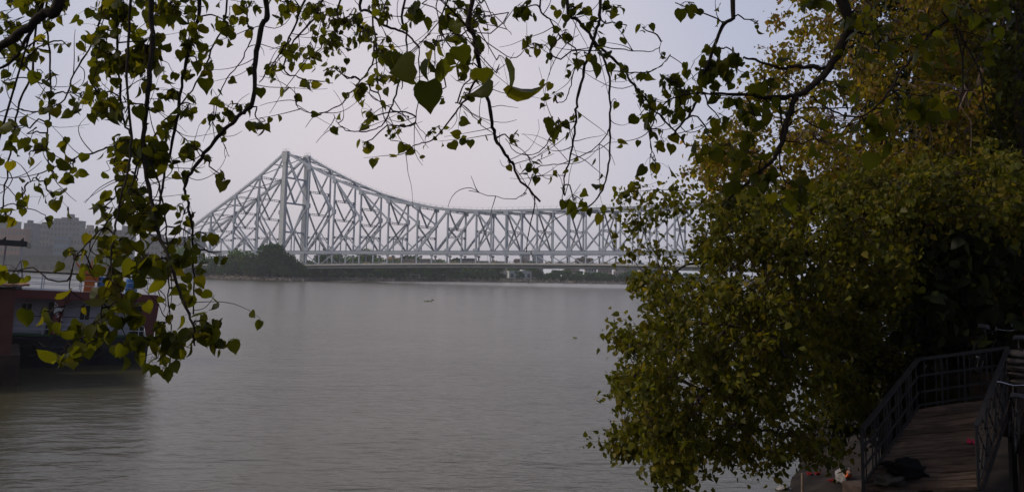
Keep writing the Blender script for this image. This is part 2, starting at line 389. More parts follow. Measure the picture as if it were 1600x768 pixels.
    # tower legs
    for st in (0.0, 457.4):
        def tl(m_):
            m_.rings([[BL(st + dx * w_, off + dy * w2, h) for dx, dy in ((-1, -1), (1, -1), (1, 1), (-1, 1))] for h, w_, w2 in ((-11, 2.1, 1.6), (0, 2.05, 1.55), (70, 1.5, 1.25), (73.5, 1.7, 1.3))], TWS)
            for hh in range(4, 72, 6): m_.box(BL(st, off, hh), (2 * (2.09 - .0079 * hh), 2 * (1.59 - .0043 * hh), .14), STL)
            m_.rings([[BL(st + dx * w_, off + dy * 1.5, h) for dx, dy in ((-1, -1), (1, -1), (1, 1), (-1, 1))] for h, w_ in ((66, 1.6), (70, 2.6), (74.2, 2.6), (74.9, 2.0))], TWS)
            m_.bar(BL(st - 3, off, 77), BL(st + 3, off, 77), .1, .1, DRK)
            for dx in (-3, -1, 1, 3): m_.bar(BL(st + dx, off, 74.8), BL(st + dx, off, 77), .1, .1, DRK)
        part('tower_leg', tl)
def laced(m_, a, b_, w_=1.0, mt=None):
    """two rails with batten plates"""
    mt = mt or DRK; a = Vector(a); b_ = Vector(b_); d = b_ - a; n_ = max(2, int(d.length / 2.2)); z = d.normalized()
    up = Vector((1, 0, 0)); sd = z.cross(up).normalized() * w_ * .5
    m_.bar(a + sd, b_ + sd, .32, .5, mt); m_.bar(a - sd, b_ - sd, .32, .5, mt)
    for i in range(n_):
        p = a + d * (i + .5) / n_
        m_.bar(p - sd + z * (.7 if i % 2 else -.7), p + sd - z * (.7 if i % 2 else -.7), .2, .3, mt)
    for f_ in (0.02, .5, .98):
        p = a + d * f_; m_.bar(p - sd - z * .01, p + sd, 1.7, .55, mt, z)
for q in nodes:
    tw = abs(q) < 1 or abs(q - 457.4) < 1
    h = toph(q)
    lv = [h - 1, h * .70, h * .44, 10.5] if h > 40 else ([h - 1, h * .55, 10.0] if h > 27.5 else ([h - 1, h * .5] if h > 20 else [h - 1]))
    if tw: lv = [72.5, 55.5, 36.5, 15]
    def sway(m_):
        for i, hh in enumerate(lv):
            a, b_ = BL(q, 1, hh), BL(q, WID - 1, hh)
            if tw and i: m_.bar(a, b_, 1.2, 1.4, STL)
            else: laced(m_, a, b_, 1.25)
            nx = lv[i + 1] if i + 1 < len(lv) else None
            if nx is not None:
                mid = BL(q, WID / 2, nx)
                for e_ in (a, b_):
                    if tw: m_.bar(e_, mid, .95, 1.2, STL)
                    else: laced(m_, e_, mid, .9)
            else:
                apex = BL(q, WID / 2, hh)
                for e_ in (BL(q, 1, .5), BL(q, WID - 1, .5)):
                    laced(m_, apex, e_, .85)
    part('sway_frame', sway)
def lateral(m_):
    for i, (a, b_) in enumerate(zip(nodes, nodes[1:])):
        m_.bar(BL(a, 0, toph(a)), BL(b_, WID, toph(b_)), .5, .9, DRK); m_.bar(BL(a, WID, toph(a)), BL(b_, 0, toph(b_)), .5, .9, DRK)
        m_.bar(BL((a + b_) / 2, 0, (toph(a) + toph(b_)) / 2), BL((a + b_) / 2, WID, (toph(a) + toph(b_)) / 2), .6, .9, DRK)
part('top_lateral_bracing', lateral)
def deckpts(o, dz, step=11.9): return [(-99 + i * (655.4 / 60), o, CH + deckh(-99 + i * (655.4 / 60)) + dz) for i in range(61)]
def strip(m_, o1, o2, z1, z2, mt):
    A = deckpts(o1, z1); B = deckpts(o2, z1); C = deckpts(o2, z2); D_ = deckpts(o1, z2)
    m_.rings([[A[i], B[i], C[i], D_[i]] for i in range(61)], mt)
part('roadway', lambda m_: strip(m_, 1.2, WID - 1.2, -.5, .0, M['asphalt']))
for a, b_ in ((-5, -.9), (WID + .9, WID + 5)): part('footpath', lambda m_: strip(m_, a, b_, -.35, .15, M['fascia']))
for a in (-5.4, WID + 5.05): part('footpath_kerb', lambda m_: strip(m_, a, a + .35, -.75, .3, M['fascia']))
for a in (-4.3, 3.5, WID - 3.5, WID + 4.3): part('deck_girder', lambda m_: strip(m_, a - .4, a + .4, -2.7, -.55, M['girder']))
def xg(m_):
    for i in range(0, 110):
        q = -97 + i * 5.98; z = CH + deckh(q)
        m_.box((q, WID / 2, z - 1.5), (.45, WID + 8.4, 1.5), M['girder'])
part('cross_girders', xg)
def rail(m_, o):
    A = deckpts(o, 1.45)
    for p, q in zip(A, A[1:]):
        m_.bar(p, q, .12, .12, DRK); m_.bar((p[0], p[1], p[2] - .6), (q[0], q[1], q[2] - .6), .06, .06, DRK)
        n_ = 5
        for i in range(n_):
            f_ = i / n_; c = Vector(p).lerp(Vector(q), f_); m_.bar(c - Vector((0, 0, 1.2)), c + Vector((0, 0, .15 if i else .5)), .14, .14, DRK)
for o in (-5.2, WID + 5.2): part('footpath_railing', lambda m_: rail(m_, o))
for off in (0.0, WID):
    hs = []
    for a, b_ in zip(nodes, nodes[1:]): hs += [a, (a + b_) / 2]
    for q in hs[1:]:
        if abs(q) < 1 or abs(q - 457.4) < 1: continue
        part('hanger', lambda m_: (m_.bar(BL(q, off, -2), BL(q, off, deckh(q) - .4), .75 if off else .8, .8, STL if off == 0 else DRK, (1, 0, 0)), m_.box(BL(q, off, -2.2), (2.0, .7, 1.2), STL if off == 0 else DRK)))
    for c in (228.7,):
        part('wind_brace', lambda m_: [m_.bar(BL(c + sg * d0, off, -1.8), BL(c + sg * d1, off, deckh(c)), .5, .5, STL) for sg in (1, -1) for d0, d1 in ((0, 9.5), (21.5, 12))])
    part('wind_brace', lambda m_: [m_.bar(BL(p, off, -1.8), BL(q, off, deckh(p)), .45, .5, STL) for p, q in ((23.8, 35.7), (47.6, 37))])
for st in (0.0, 457.4):
    def pier(m_):
        z0 = -3
        m_.box((st, WID / 2, 3.4), (17, WID + 24, 2 * 3.4 + 6), M['concrete']); m_.box((st, WID / 2, 8.3), (15, WID + 14, 3.2), M['concrete'])
    part('pier', pier)
for st in (-99, 556.4):
    part('abutment', lambda m_: m_.box((st, WID / 2, 4), (10, WID + 12, 13), M['concrete']))
BW = Matrix.Translation(B0) @ Matrix.Rotation(-TH, 4, 'Z')
def on_deck(s_, o): return BW @ Vector((s_, o, CH + deckh(s_) + .16))

# ------------------------------------------------------------------ things on the bridge
M['bus_cream'] = mat('cream_bus_paint', (0.50, 0.42, 0.30), 0.5); M['bus_red'] = mat('dull_red_bus_paint', (0.35, 0.10, 0.07), 0.5)
M['glass'] = mat('dark_glass', (0.03, 0.035, 0.04), 0.15); M['rubber'] = mat('rubber', (0.02, 0.02, 0.02), 0.8)
M['taxi'] = mat('yellow_taxi_paint', (0.60, 0.38, 0.05), 0.4); M['white'] = mat('white_paint', (0.6, 0.6, 0.58), 0.5); M['blue'] = mat('blue_paint', (0.05, 0.16, 0.42), 0.4)
def vehicle(name, label, cat, s_, o, ln, wd, ht, body, roof, kind, group):
    p = on_deck(s_, o); r = thing(name, label, cat, p, -TH, group)
    m_ = MB()
    if kind == 'bus':
        m_.rings([[(dx * ln / 2 * k, dy * wd / 2 * k2, z) for dx, dy in ((-1, -1), (1, -1), (1, 1), (-1, 1))] for z, k, k2 in ((.45, .99, .97), (.6, 1, 1), (ht - .5, 1, 1), (ht - .1, .98, .93), (ht, .95, .8))], body)
    else:
        sec = [(-.5, .35, .55), (-.49, .35, .85), (-.33, .35, .95), (-.2, .35, ht), (.12, .35, ht), (.27, .35, .98), (.49, .35, .82), (.5, .35, .5)]
        m_.rings([[(x_ * ln, -wd / 2, .3), (x_ * ln, wd / 2, .3), (x_ * ln, wd / 2 * (.85 if z > 1.1 else 1), z), (x_ * ln, -wd / 2 * (.85 if z > 1.1 else 1), z)] for x_, _, z in sec], body)
    m_.build('body', r)
    if kind == 'bus':
        for k in range(6):
            m_ = MB(); m_.box((-ln * .38 + k * ln * .145, 0, ht * .62), (ln * .11, wd + .06, ht * .26), M['glass']); m_.build('window', r)
        m_ = MB(); m_.box((0, 0, ht * .36), (ln * 1.002, wd + .04, .35), roof); m_.build('stripe', r)
        m_ = MB(); m_.box((0, 0, ht + .1), (ln * .8, wd * .8, .12), roof); m_.build('roof_rack', r)
    else:
        m_ = MB(); m_.box((-.04 * ln, 0, ht * .82), (ln * .34, wd * .9, ht * .2), M['glass']); m_.build('window', r)
    rw = .5 if kind == 'bus' else .31
    for dx in (-.32, .32):
        for sy in (-1, 1):
            m_ = MB(); m_.tube([(dx * ln, sy * (wd / 2 - .25), rw), (dx * ln, sy * (wd / 2 + .02), rw)], rw, M['rubber'], 10); m_.build('wheel', r)
    return r
vg = 'vehicles crossing the bridge'
vehicle('bus', 'cream and red bus on the bridge just right of mid span', 'bus', 236.8, 4.2, 11, 2.6, 3.5, M['bus_cream'], M['bus_red'], 'bus', vg)
vehicle('bus', 'cream bus on the bridge deck near the left end of the suspended span', 'bus', 109.5, 4.2, 10, 2.5, 3.2, M['bus_cream'], M['bus_red'], 'bus', vg)
vehicle('bus', 'pale bus following closely behind another cream bus on the bridge', 'bus', 124, 4.4, 9, 2.5, 3.1, M['bus_cream'], M['blue'], 'bus', vg)
vehicle('bus', 'grey green bus under the middle of the bridge truss', 'bus', 157, 4.2, 10, 2.5, 3.2, M['steel_dark'], M['bus_cream'], 'bus', vg)
vehicle('bus', 'low cream bus in front of the hazy tower blocks', 'bus', 194, 4.4, 8.5, 2.4, 2.8, M['bus_cream'], M['bus_red'], 'bus', vg)
i = 0
for s_, lb in ((146, 'yellow taxi between two buses on the bridge'), (176, 'yellow taxi left of the hazy tower blocks'), (214, 'yellow taxi just left of the bridge middle'), (222, 'white car behind a taxi at the middle of the bridge'), (250, 'yellow taxi right of the bridge middle beyond the red striped bus'), (258, 'yellow taxi near the right visible end of the bridge'), (90, 'white car near the leftmost bus on the bridge'), (75, 'yellow taxi toward the left tower of the bridge'), (272, 'blue car beside the foliage at the right of the bridge')):
    c = M['taxi'] if 'taxi' in lb[:12] else (M['white'] if 'white' in lb[:6] else M['blue'])
    vehicle('car', lb, 'car', s_, 4 + rnd.uniform(-.5, .5), 4.2, 1.7, 1.5, c, c, 'car', vg)
# pedestrians on the near footpath
M['cloth'] = [mat('clothes_' + n_, c, 0.9) for n_, c in (('red', (.3, .05, .04)), ('white', (.5, .5, .48)), ('blue', (.07, .10, .25)), ('dark', (.04, .04, .05)), ('ochre', (.35, .2, .06)))]
M['skin'] = mat('brown_skin', (.14, .075, .05), .7); M['hair'] = mat('black_hair', (.012, .01, .01), .7)
def person_mesh(top, leg):
    m_ = MB()
    def ring(x_, y_, z, rx, ry, n=8): return [(x_ + rx * math.cos(a * 2 * math.pi / n), y_ + ry * math.sin(a * 2 * math.pi / n), z) for a in range(n)]
    m_.rings([ring(.0, 0, z, rx, ry) for z, rx, ry in ((.78, .14, .16), (.95, .13, .17), (1.15, .11, .15), (1.35, .12, .2), (1.45, .09, .17), (1.48, .05, .06), (1.53, .05, .05))], top)
    m_.rings([ring(.01, 0, z, r_, r_ * .85) for z, r_ in ((1.50, .05), (1.56, .08), (1.62, .10), (1.68, .095), (1.73, .05))], M['skin'])
    for sy in (-1, 1):
        m_.rings([ring(.12 * sy * (1 - z / .85), sy * .08, z, r_, r_) for z, r_ in ((0.0, .05), (.08, .05), (.45, .065), (.82, .09))], leg)
        m_.rings([ring(-.1 * sy * (1.4 - z), sy * .22, z, r_, r_, 6) for z, r_ in ((.72, .03), (.8, .035), (1.1, .04), (1.4, .055))], top)
    return m_
for k in range(26):
    s_ = 30 + k * 9.7 + rnd.uniform(-3, 3); p = on_deck(s_, -3 + rnd.uniform(-1.2, 1))
    o = person_mesh(M['cloth'][k % 5], M['cloth'][(k * 3 + 1) % 5]).build('person'); o.location = p; o.rotation_euler = (0, 0, rnd.choice((-TH, math.pi - TH)))
    hm_ = MB(); hm_.rings([[(-.015 + r_ * math.cos(a), r_ * math.sin(a), z) for a in [q * math.pi / 3 for q in range(6)]] for z, r_ in ((1.62, .108), (1.70, .108), (1.755, .05))], M['hair']); hm_.build('hair', o)
    tag(o, 'tiny pedestrian walking on the near footpath of the bridge', 'person', 'pedestrians on the bridge footpath')
# lamp posts on the bridge footpath
for k in range(9):
    s_ = 40 + k * 27; p = on_deck(s_, -4.4)
    m_ = MB(); m_.tube([(0, 0, 0), (0, 0, 5.2)], .11, DRK, 6); m_.tube([(0, 0, 5.2), (0, .5, 5.6), (0, 1.2, 5.7)], .08, DRK, 6)
    r = thing('street_lamp', 'thin grey lamp post on the near footpath of the bridge', 'street lamp', p, -TH, 'lamp posts along the bridge footpath')
    m_.build('pole', r); m_ = MB(); m_.rings([[(x_, .9 + y_, z) for x_, y_ in ((-.15, 0), (.15, 0), (.15, .8), (-.15, .8))] for z in (5.6, 5.75)], M['white']); m_.build('lamp_head', r)

# ------------------------------------------------------------------ far bank trees
def far_tree_mesh(seed, hgt, wid, m, squash=1.0, nleaf=1500):
    rr = random.Random(seed); g = np.random.default_rng(seed)
    root = thing('bank_tree', 'x', 'tree')
    tm = MB(); tm.tube([(0, 0, -1), (0.2, 0, hgt * .3), (rr.uniform(-.6, .6), 0, hgt * .6)], [wid * .05, wid * .04, wid * .02], M['bark'], 6)
    for k in range(5):
        a = rr.uniform(0, 6.28); tm.tube([(0.1, 0, hgt * rr.uniform(.2, .4)), (math.cos(a) * wid * .2, math.sin(a) * wid * .2, hgt * .6), (math.cos(a) * wid * .35, math.sin(a) * wid * .35, hgt * .75)], [wid * .025, wid * .018, wid * .008], M['bark'], 5)
    tm.build('trunk', root)
    pts = []
    nl = 11
    for k in range(nl):
        a = rr.uniform(0, 6.28); rad = rr.uniform(0, .32) * wid; cz = hgt * rr.uniform(.35, .8); cx, cy = rad * math.cos(a), rad * math.sin(a)
        lr = wid * rr.uniform(.16, .26)
        v = g.normal(size=(nleaf // nl, 3)); v /= np.linalg.norm(v, axis=1, keepdims=True); v *= (g.uniform(.55, 1.05, size=(len(v), 1)) * lr); v[:, 2] *= .75 * squash
        pts.append(v + np.array([cx, cy, cz]))
    pts = np.concatenate(pts); pts = pts[pts[:, 2] > .6]
    leaf_mesh('crown', pts, g.uniform(.7, 1.5, len(pts)) * wid / 15, m, parent=root, down=.2)
    return root
protos = [far_tree_mesh(11, 13, 14, M['leaf_far']), far_tree_mesh(12, 11, 13, M['leaf_far2']), far_tree_mesh(13, 15, 13, M['leaf_far']), far_tree_mesh(14, 9, 13, M['leaf_far2'], .9), far_tree_mesh(15, 16, 18, M['leaf_far2'], 1, 2600)]
used = set()
def put_tree(k, px, D, sc_, label, group, name='bank_tree', z=None):
    p = protos[k]
    if k in used: o = copy_tree(p)
    else: o = p; used.add(k)
    o.name = name; o.location = (GX(px, D), D, 1.5 if z is None else z); o.rotation_euler = (0, 0, rnd.uniform(0, 6.28)); o.scale = (sc_, sc_, sc_ * rnd.uniform(.9, 1.1))
    o['label'] = label; o['category'] = 'tree'
    if group: o['group'] = group
    elif 'group' in o: del o['group']
# promontory clump at the left tower
for px, dd, sc_, k in ((432, 12, 1.22, 4), (402, 20, 1.0, 1), (455, 14, 1.05, 1), (378, 18, 1.0, 0), (415, 6, .9, 3), (358, 16, .95, 3), (468, 8, .85, 3), (340, 20, 1.0, 1), (392, 6, .7, 0), (322, 14, .95, 3), (445, 4, .7, 3), (300, 20, 1.0, 0), (478, 5, .6, 3), (366, 6, .6, 1), (349, 6, .55, 3), (330, 8, .6, 0), (310, 10, .7, 3), (284, 16, 1.0, 1), (425, 16, 1.0, 4), (443, 20, 1.05, 0)):
    if px == 432: put_tree(k, px, shoreD(px) + dd + 4, 1.2 * sc_ * shoreD(px) / 540, 'tallest broad dark tree at the foot of the left bridge tower', None); continue
    put_tree(k, px, shoreD(px) + dd + 4, (1.2 if k == 4 else 1.6) * sc_ * shoreD(px) / 540, 'dark rounded tree in the clump in front of the left bridge tower', 'trees in the clump by the left bridge tower')
px = 494
FL = ('hazy green tree on the far bank below the bridge deck', 'low hazy shrub-like tree at the foot of the far bank', 'taller hazy tree in the back row beyond the far bank')
while px < 1110:
    put_tree(rnd.choice((0, 1, 2, 3)), px, shoreD(px) + rnd.uniform(14, 40), rnd.uniform(.8, 1.15) * (.72 if px > 845 else 1), FL[0], 'trees on the far bank below the bridge')
    px += rnd.uniform(7, 13) if not 792 < px < 838 else 16
px = 494
while px < 1110:
    if not 790 < px < 842: put_tree(rnd.choice((1, 3)), px, shoreD(px) + rnd.uniform(6, 11), rnd.uniform(.38, .62), FL[1], 'low growth along the far bank', 'bank_bush')
    px += rnd.uniform(6, 12)
px = 485
while px < 1110:
    put_tree(rnd.choice((0, 2, 1, 4)), px, shoreD(px) + rnd.uniform(60, 120), rnd.uniform(1.0, 1.5) * (1.25 if px < 640 else (.56 if px > 845 else 1)), FL[2], 'back row of trees beyond the far bank')
    px += rnd.uniform(11, 18)
px = 150
while px < 300:
    put_tree(rnd.choice((0, 1, 3)), px, shoreD(px) + rnd.uniform(10, 40), rnd.uniform(1.0, 1.5), 'hazy tree on the far left bank behind hanging leaves', 'trees on the far left bank')
    px += rnd.uniform(9, 16)
for px in (8, 30, 82, 100, 128): put_tree(rnd.choice((0, 1)), px, shoreD(px) + 50, rnd.uniform(1.0, 1.3), 'hazy tree rising behind the arched embankment wall', 'trees behind the arched embankment')

# ------------------------------------------------------------------ far buildings
WM = mat('far_window', (0.06, 0.065, 0.075), 0.4)
def building(px, D, wpx, top_y, name, label, c, floors, cols, depth=14, roofc=None, extra=None, base=2.0, group=None, rz=0.0):
    X_ = GX(px, D); wd = wpx / F * D; zt = P(px, top_y, D).z; hh = zt - base
    r = thing(name, label, 'building', (X_, D, base), rz, group)
    c = tuple(q * (.68 if px < 310 and D > 800 else .85) for q in c); wm = mat(name + '_wall', c, .9, tuple(min(1, q * 1.25) for q in c), .15)
    m_ = MB(); m_.box((0, depth / 2, hh / 2 - 1), (wd, depth, hh + 2), wm)
    for k in range(1, floors): m_.box((0, -.15, hh * k / floors), (wd + .3, .4, .3), wm)
    m_.build('wall', r)
    m_ = MB(); rm = mat(name + '_roof', roofc or c, .9)
    m_.box((0, depth / 2, hh + .35), (wd + .8, depth + .8, .7), rm)
    if extra:
        for ex, ew, eh in extra: m_.box((ex * wd, depth / 2, hh + .7 + eh / 2), (ew * wd, depth * .5, eh), rm)
    m_.build('roof', r)
    fh = hh / floors; cw = wd / cols
    wmsh = None
    for a in range(floors):
        for b_ in range(cols):
            if rnd.random() < .08: continue
            if wmsh is None:
                m_ = MB(); m_.box((0, 0, 0), (cw * .5, .3, fh * .45), WM); o = m_.build('window', r); wmsh = o.data
            else:
                o = bpy.data.objects.new('window', wmsh); col.objects.link(o); o.parent = r
            o.location = (-wd / 2 + cw * (b_ + .5), -.08, fh * (a + .52))
    return r
# left skyline
building(99, 1040, 46, 345, 'apartment_block', 'tallest grey apartment block with a stepped roof tank on the left skyline', (.24, .25, .28), 9, 8, extra=[(.05, .5, 4.5), (.08, .15, 9), (-.35, .2, 3)])
building(62, 1050, 26, 350, 'apartment_block', 'pale grey block adjoining the left side of the tallest block', (.27, .27, .29), 8, 5, extra=[(.1, .4, 2.5)])
building(42, 1010, 16, 349, 'office_block', 'slim bluish grey block far left on the skyline', (.2, .22, .27), 9, 3, extra=[(-.2, .3, 4)])
building(150, 1030, 42, 358, 'apartment_block', 'cream flat roofed block right of the tallest block', (.42, .38, .33), 7, 7, extra=[(-.38, .18, 5), (.2, .4, 2)])
building(190, 1050, 26, 360, 'apartment_block', 'grey block glimpsed behind the hanging leaves', (.28, .27, .30), 8, 4, extra=[(0, .3, 6)])
building(18, 1000, 40, 358, 'brick_building', 'low brick red building at the far left edge', (.36, .15, .11), 5, 7)
building(8, 1080, 24, 346, 'office_block', 'grey block behind the brick red building at the left edge', (.25, .24, .27), 8, 4, extra=[(0, .4, 3)])
building(95, 970, 22, 371, 'blue_building', 'blue roofed building below the tallest grey block', (.20, .26, .36), 4, 5, roofc=(.06, .10, .28))
building(122, 975, 26, 372, 'house', 'beige house between the blue roofed building and the leaves', (.30, .26, .24), 4, 5)
building(52, 975, 40, 385, 'shed', 'long low shed with a blue roof above the arched embankment', (.15, .14, .15), 2, 9, roofc=(.05, .09, .22))
building(232, 940, 30, 366, 'apartment_block', 'pale block behind the hanging leaves left of the bridge', (.34, .32, .33), 7, 5)
building(262, 930, 24, 372, 'apartment_block', 'low pale block close to the left end of the bridge', (.40, .37, .36), 6, 4)
building(296, 860, 34, 371, 'apartment_block', 'white block under the left end of the bridge top chord', (.46, .46, .46), 7, 7, extra=[(.2, .3, 1.5)])
# embankment wall with arches
def arches():
    r = thing('arched_embankment', 'dark brick riverside wall with a row of arched openings on the far left bank', 'wall', (GX(70, 935), 935, 0), R(-8))
    bm_ = mat('embankment_brick', (.05, .042, .04), .95, (.09, .075, .07), .3); dm = mat('arch_shade', (.02, .02, .022), .95); wp = mat('pale_pier_face', (.22, .21, .20), .9)
    m_ = MB(); m_.box((0, 6, 9), (205, 8, 22), bm_); m_.box((0, 1.6, 20.3), (207, 3, .8), bm_); m_.build('wall', r)
    for k in range(19):
        x_ = -98 + k * 10.8; m_ = MB()
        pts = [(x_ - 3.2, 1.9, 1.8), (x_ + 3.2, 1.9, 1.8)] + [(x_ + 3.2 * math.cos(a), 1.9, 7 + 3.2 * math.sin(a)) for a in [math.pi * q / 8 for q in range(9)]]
        m_.prism(pts, (0, .4, 0), dm); m_.build('arch_shade_panel', r)  # flat dark panel, coloured as the shade inside the opening
    for k in (10, 12):
        m_ = MB(); m_.box((-98 + (k + .5) * 10.8, 1.75, 5), (2.8, .5, 6), wp); m_.build('pier_face', r)
    m_ = MB()
    for k in range(42): m_.bar((-100 + k * 4.9, 2, 20.5), (-100 + k * 4.9, 2, 22), .2, .2, bm_)
    m_.bar((-101, 2, 21.9), (101, 2, 21.9), .2, .25, bm_); m_.build('parapet_rail', r)
arches()
# twin towers and roofs behind the bridge
building(822, 1350, 15, 397.5, 'tower_block', 'left pale striped tower block of the hazy pair behind the bridge middle', (.46, .40, .38), 9, 4, group='hazy tower blocks behind the bridge')
building(842, 1380, 17, 396, 'tower_block', 'right bluish tower block of the hazy pair behind the bridge middle', (.32, .35, .42), 10, 5, group='hazy tower blocks behind the bridge')
building(815, 708, 36, 424, 'white_hall', 'white riverside hall with a dark blue end wall among the far trees', (.62, .62, .60), 1, 4, depth=20, rz=R(14), extra=[(.25, .2, 1.2)])
m_ = MB(); m_.box((9.3, 6.0, 3.6), (7, .4, 7.0), mat('hall_blue_end', (.05, .09, .20), .7)); o = m_.build('blue_wall_panel', bpy.data.objects['white_hall'])
building(792, 712, 16, 426, 'shed', 'small pale shed joined to the left of the white riverside hall', (.5, .5, .5), 1, 3, depth=8)
building(615, 720, 24, 405, 'yellow_building', 'low yellow building under the bridge with a blue green roof beside it', (.55, .36, .20), 2, 5, roofc=(.5, .34, .18), extra=[(-.2, .5, 2)])
building(634, 760, 30, 404, 'shed', 'large blue green roofed shed under the bridge deck', (.10, .24, .27), 1, 4, roofc=(.10, .26, .30))
building(580, 800, 30, 403, 'shed', 'grey green shed seen between the bridge hangers at left', (.16, .24, .25), 1, 4, roofc=(.13, .26, .26))
building(720, 900, 26, 407, 'apartment_block', 'low hazy block behind the buses on the bridge', (.35, .34, .36), 3, 5)
for k, (px, w_, ty, c) in enumerate(((896, 22, 421, (.45, .36, .32)), (925, 18, 419, (.5, .48, .47)), (948, 20, 421, (.42, .28, .25)), (972, 18, 418.5, (.5, .42, .38)), (990, 16, 422, (.38, .36, .38)), (1015, 24, 420, (.45, .33, .29)))):
    lab = ('pinkish low house', 'white low house', 'terracotta house', 'tall cream house', 'small grey house', 'long salmon house')[k] + ' above the far bank trees at the right under the bridge'
    building(px, 860, w_, ty, 'house', lab, c, 3, 4, group='houses above the far bank')
for k, (px, ty, c) in enumerate(((520, 404, (.33, .3, .28)), (545, 406, (.25, .27, .3)), (668, 406, (.35, .3, .28)), (752, 408, (.4, .38, .38)), (780, 409, (.33, .3, .3)))):
    building(px, 940, 24, ty, 'house', ('grey house nearest the left bridge tower under the deck', 'slate house under the left part of the deck', 'rose grey house right of the yellow building', 'pale low house left of the hazy tower blocks', 'brown grey house just left of the hazy tower blocks')[k], c, 3, 4)

# rubble and landing stage on the far bank
M['rubble'] = mat('bank_rubble', (.12, .10, .09), .95, (.34, .29, .25), .8)
def rocks(name, n, px0, px1, label):
    r = MB()
    for k in range(n):
        px = rnd.uniform(px0, px1); D = shoreD(px) + rnd.uniform(-1, 9); sz = rnd.uniform(.3, 1.3)
        rot = Matrix.Rotation(rnd.uniform(0, 3), 3, 'Z') @ Matrix.Rotation(rnd.uniform(-.5, .5), 3, 'X')
        r.box((GX(px, D), D, .3 + max(0, D - shoreD(px)) * .2), (sz * 1.4, sz, sz * .8), M['rubble'], rot)
    return tag(r.build(name), label, kind='stuff')
rocks('rubble', 900, 300, 620, 'scattered stones and rubbish along the far bank')
rocks('bank_stones', 350, 780, 1000, 'pale stones and rubbish below the white hall')
def stage(px, D, wd, label):
    r = thing('landing_stage', label, 'landing stage', (GX(px, D), D, 0))
    m_ = MB(); m_.box((0, 0, 3.2), (wd, 4, .3), M['concrete']); m_.build('platform', r)
    for k in range(6):
        m_ = MB(); m_.bar((-wd / 2 + .5 + k * (wd - 1) / 5, -1.5, -1), (-wd / 2 + .5 + k * (wd - 1) / 5, -1.5, 3.1), .3, .3, M['girder']); m_.build('pile', r)
    m_ = MB(); m_.box((0, .5, 5.4), (wd * .4, 2.4, .2), M['white']); [m_.bar((sx_ * wd * .18, .5, 3.3), (sx_ * wd * .18, .5, 5.3), .15, .15, M['white']) for sx_ in (-1, 1)]; m_.build('shelter', r)
stage(650, 606, 20, 'dark piled landing stage on the far bank under the left span')
stage(581, 562, 9, 'small white shelter on stilts at the far bank near the left tower')

# water hyacinth
hyl = leafmat('hyacinth_leaf', [(.08, .13, .02), (.14, .17, .03)], .2)
for k, (px, py, w_) in enumerate(((668, 471, 9), (366, 531, 12), (898, 528, 6), (676, 469, 4))):
    c = PZ(px, py, 0); n_ = (40, 40, 14, 20)[k]; a = w_ * c.y / F / 2
    pts = np.stack([c.x + nrg.normal(0, a * .5, n_), c.y + nrg.normal(0, a * .9, n_), np.full(n_, .02)], 1)
    o = leaf_mesh('water_hyacinth', pts, nrg.uniform(.12, .25, n_) * (c.y / 220 + .5), hyl, down=-.5)
    tag(o, ('floating green hyacinth patch far out in mid river', 'largest hyacinth patch, right of the boat', 'small hyacinth patch left of the riverside tree', 'tiny hyacinth patch touching the mid river one')[k], 'water plant', 'floating water hyacinth')

# ------------------------------------------------------------------ the moored boat at left
pr = Vector((GX(246, 50), 50, 0)); yaw = math.atan2(-.50, -.87)
BT = Matrix.Translation(pr) @ Matrix.Rotation(yaw, 4, 'Z') @ Matrix.Rotation(R(-2.6), 4, 'Y')
boat = thing('passenger_launch', 'moored white and dark red passenger launch with navy hull and railed upper deck', 'boat'); boat.matrix_world = BT
M['navy'] = mat('navy_hull_paint', (.012, .016, .035), .5, (.03, .032, .04), 1.5); M['maroon'] = mat('maroon_boat_paint', (.16, .03, .028), .55, (.10, .025, .025), 1.2)
M['cabin'] = mat('lilac_white_cabin_paint', (.50, .48, .55), .6, (.40, .38, .44), .8); M['deckp'] = mat('grey_deck_paint', (.34, .33, .35), .7, (.26, .25, .26), .9)
M['rail_white'] = mat('white_rail_paint', (.55, .55, .58), .4); M['rail_black'] = mat('black_rail_paint', (.015, .015, .02), .4)
M['peel'] = mat('peeling_white_over_red', (.17, .03, .03), .6, (.62, .62, .62), 2.6, lo=.47, hi=.50); M['green'] = mat('green_paint', (.03, .10, .05), .6)
LN, BWD = 22.0, 5.6
def bp_(fn, name, parent=boat, smooth=False):
    m_ = MB(); fn(m_); return m_.build(name, parent, smooth)
def hull(m_):
    st = []
    for x_, w_, zt in ((.2, .80, 1.62), (.9, .94, 1.60), (3, 1, 1.58), (10, 1, 1.55), (17, .9, 1.7), (20.5, .5, 2.0), (22.4, .06, 2.3)):
        h_ = BWD / 2 * w_; cy = -BWD / 2; k = .8 if x_ < 1 else .88
        st.append([(x_, cy + h_, zt), (x_, cy + h_ * .99, .7), (x_, cy + h_ * k, -.6), (x_, cy - h_ * k, -.6), (x_, cy - h_ * .99, .7), (x_, cy - h_, zt)])
    m_.rings(st, M['navy'])
hl = bp_(hull, 'hull')
bp_(lambda m_: (m_.bar((.3, .07, 1.42), (17, .07, 1.42), .16, .16, M['rail_black']), m_.bar((.5, .05, .95), (17, .05, .95), .1, .1, M['navy'])), 'rubbing_strake')
bp_(lambda m_: m_.box((9.3, -BWD / 2, 1.66), (18.2, BWD, .1), M['green']), 'main_deck')
bp_(lambda m_: m_.box((9.6, -BWD / 2, 2.92), (17, BWD - 2.0, 2.42), M['cabin']), 'deckhouse')
for x_ in (2.6, 4.0, 7.15, 9.0, 11.5): 
    f_ = bp_(lambda m_: m_.box((x_, -.99, 3.05), (.62, .08, 1.0), M['rail_white']), 'window'); bp_(lambda m_: [m_.box((x_ + q, -.945, 3.05), (.24, .04, .88), M['glass']) for q in (-.14, .14)], 'pane', f_)
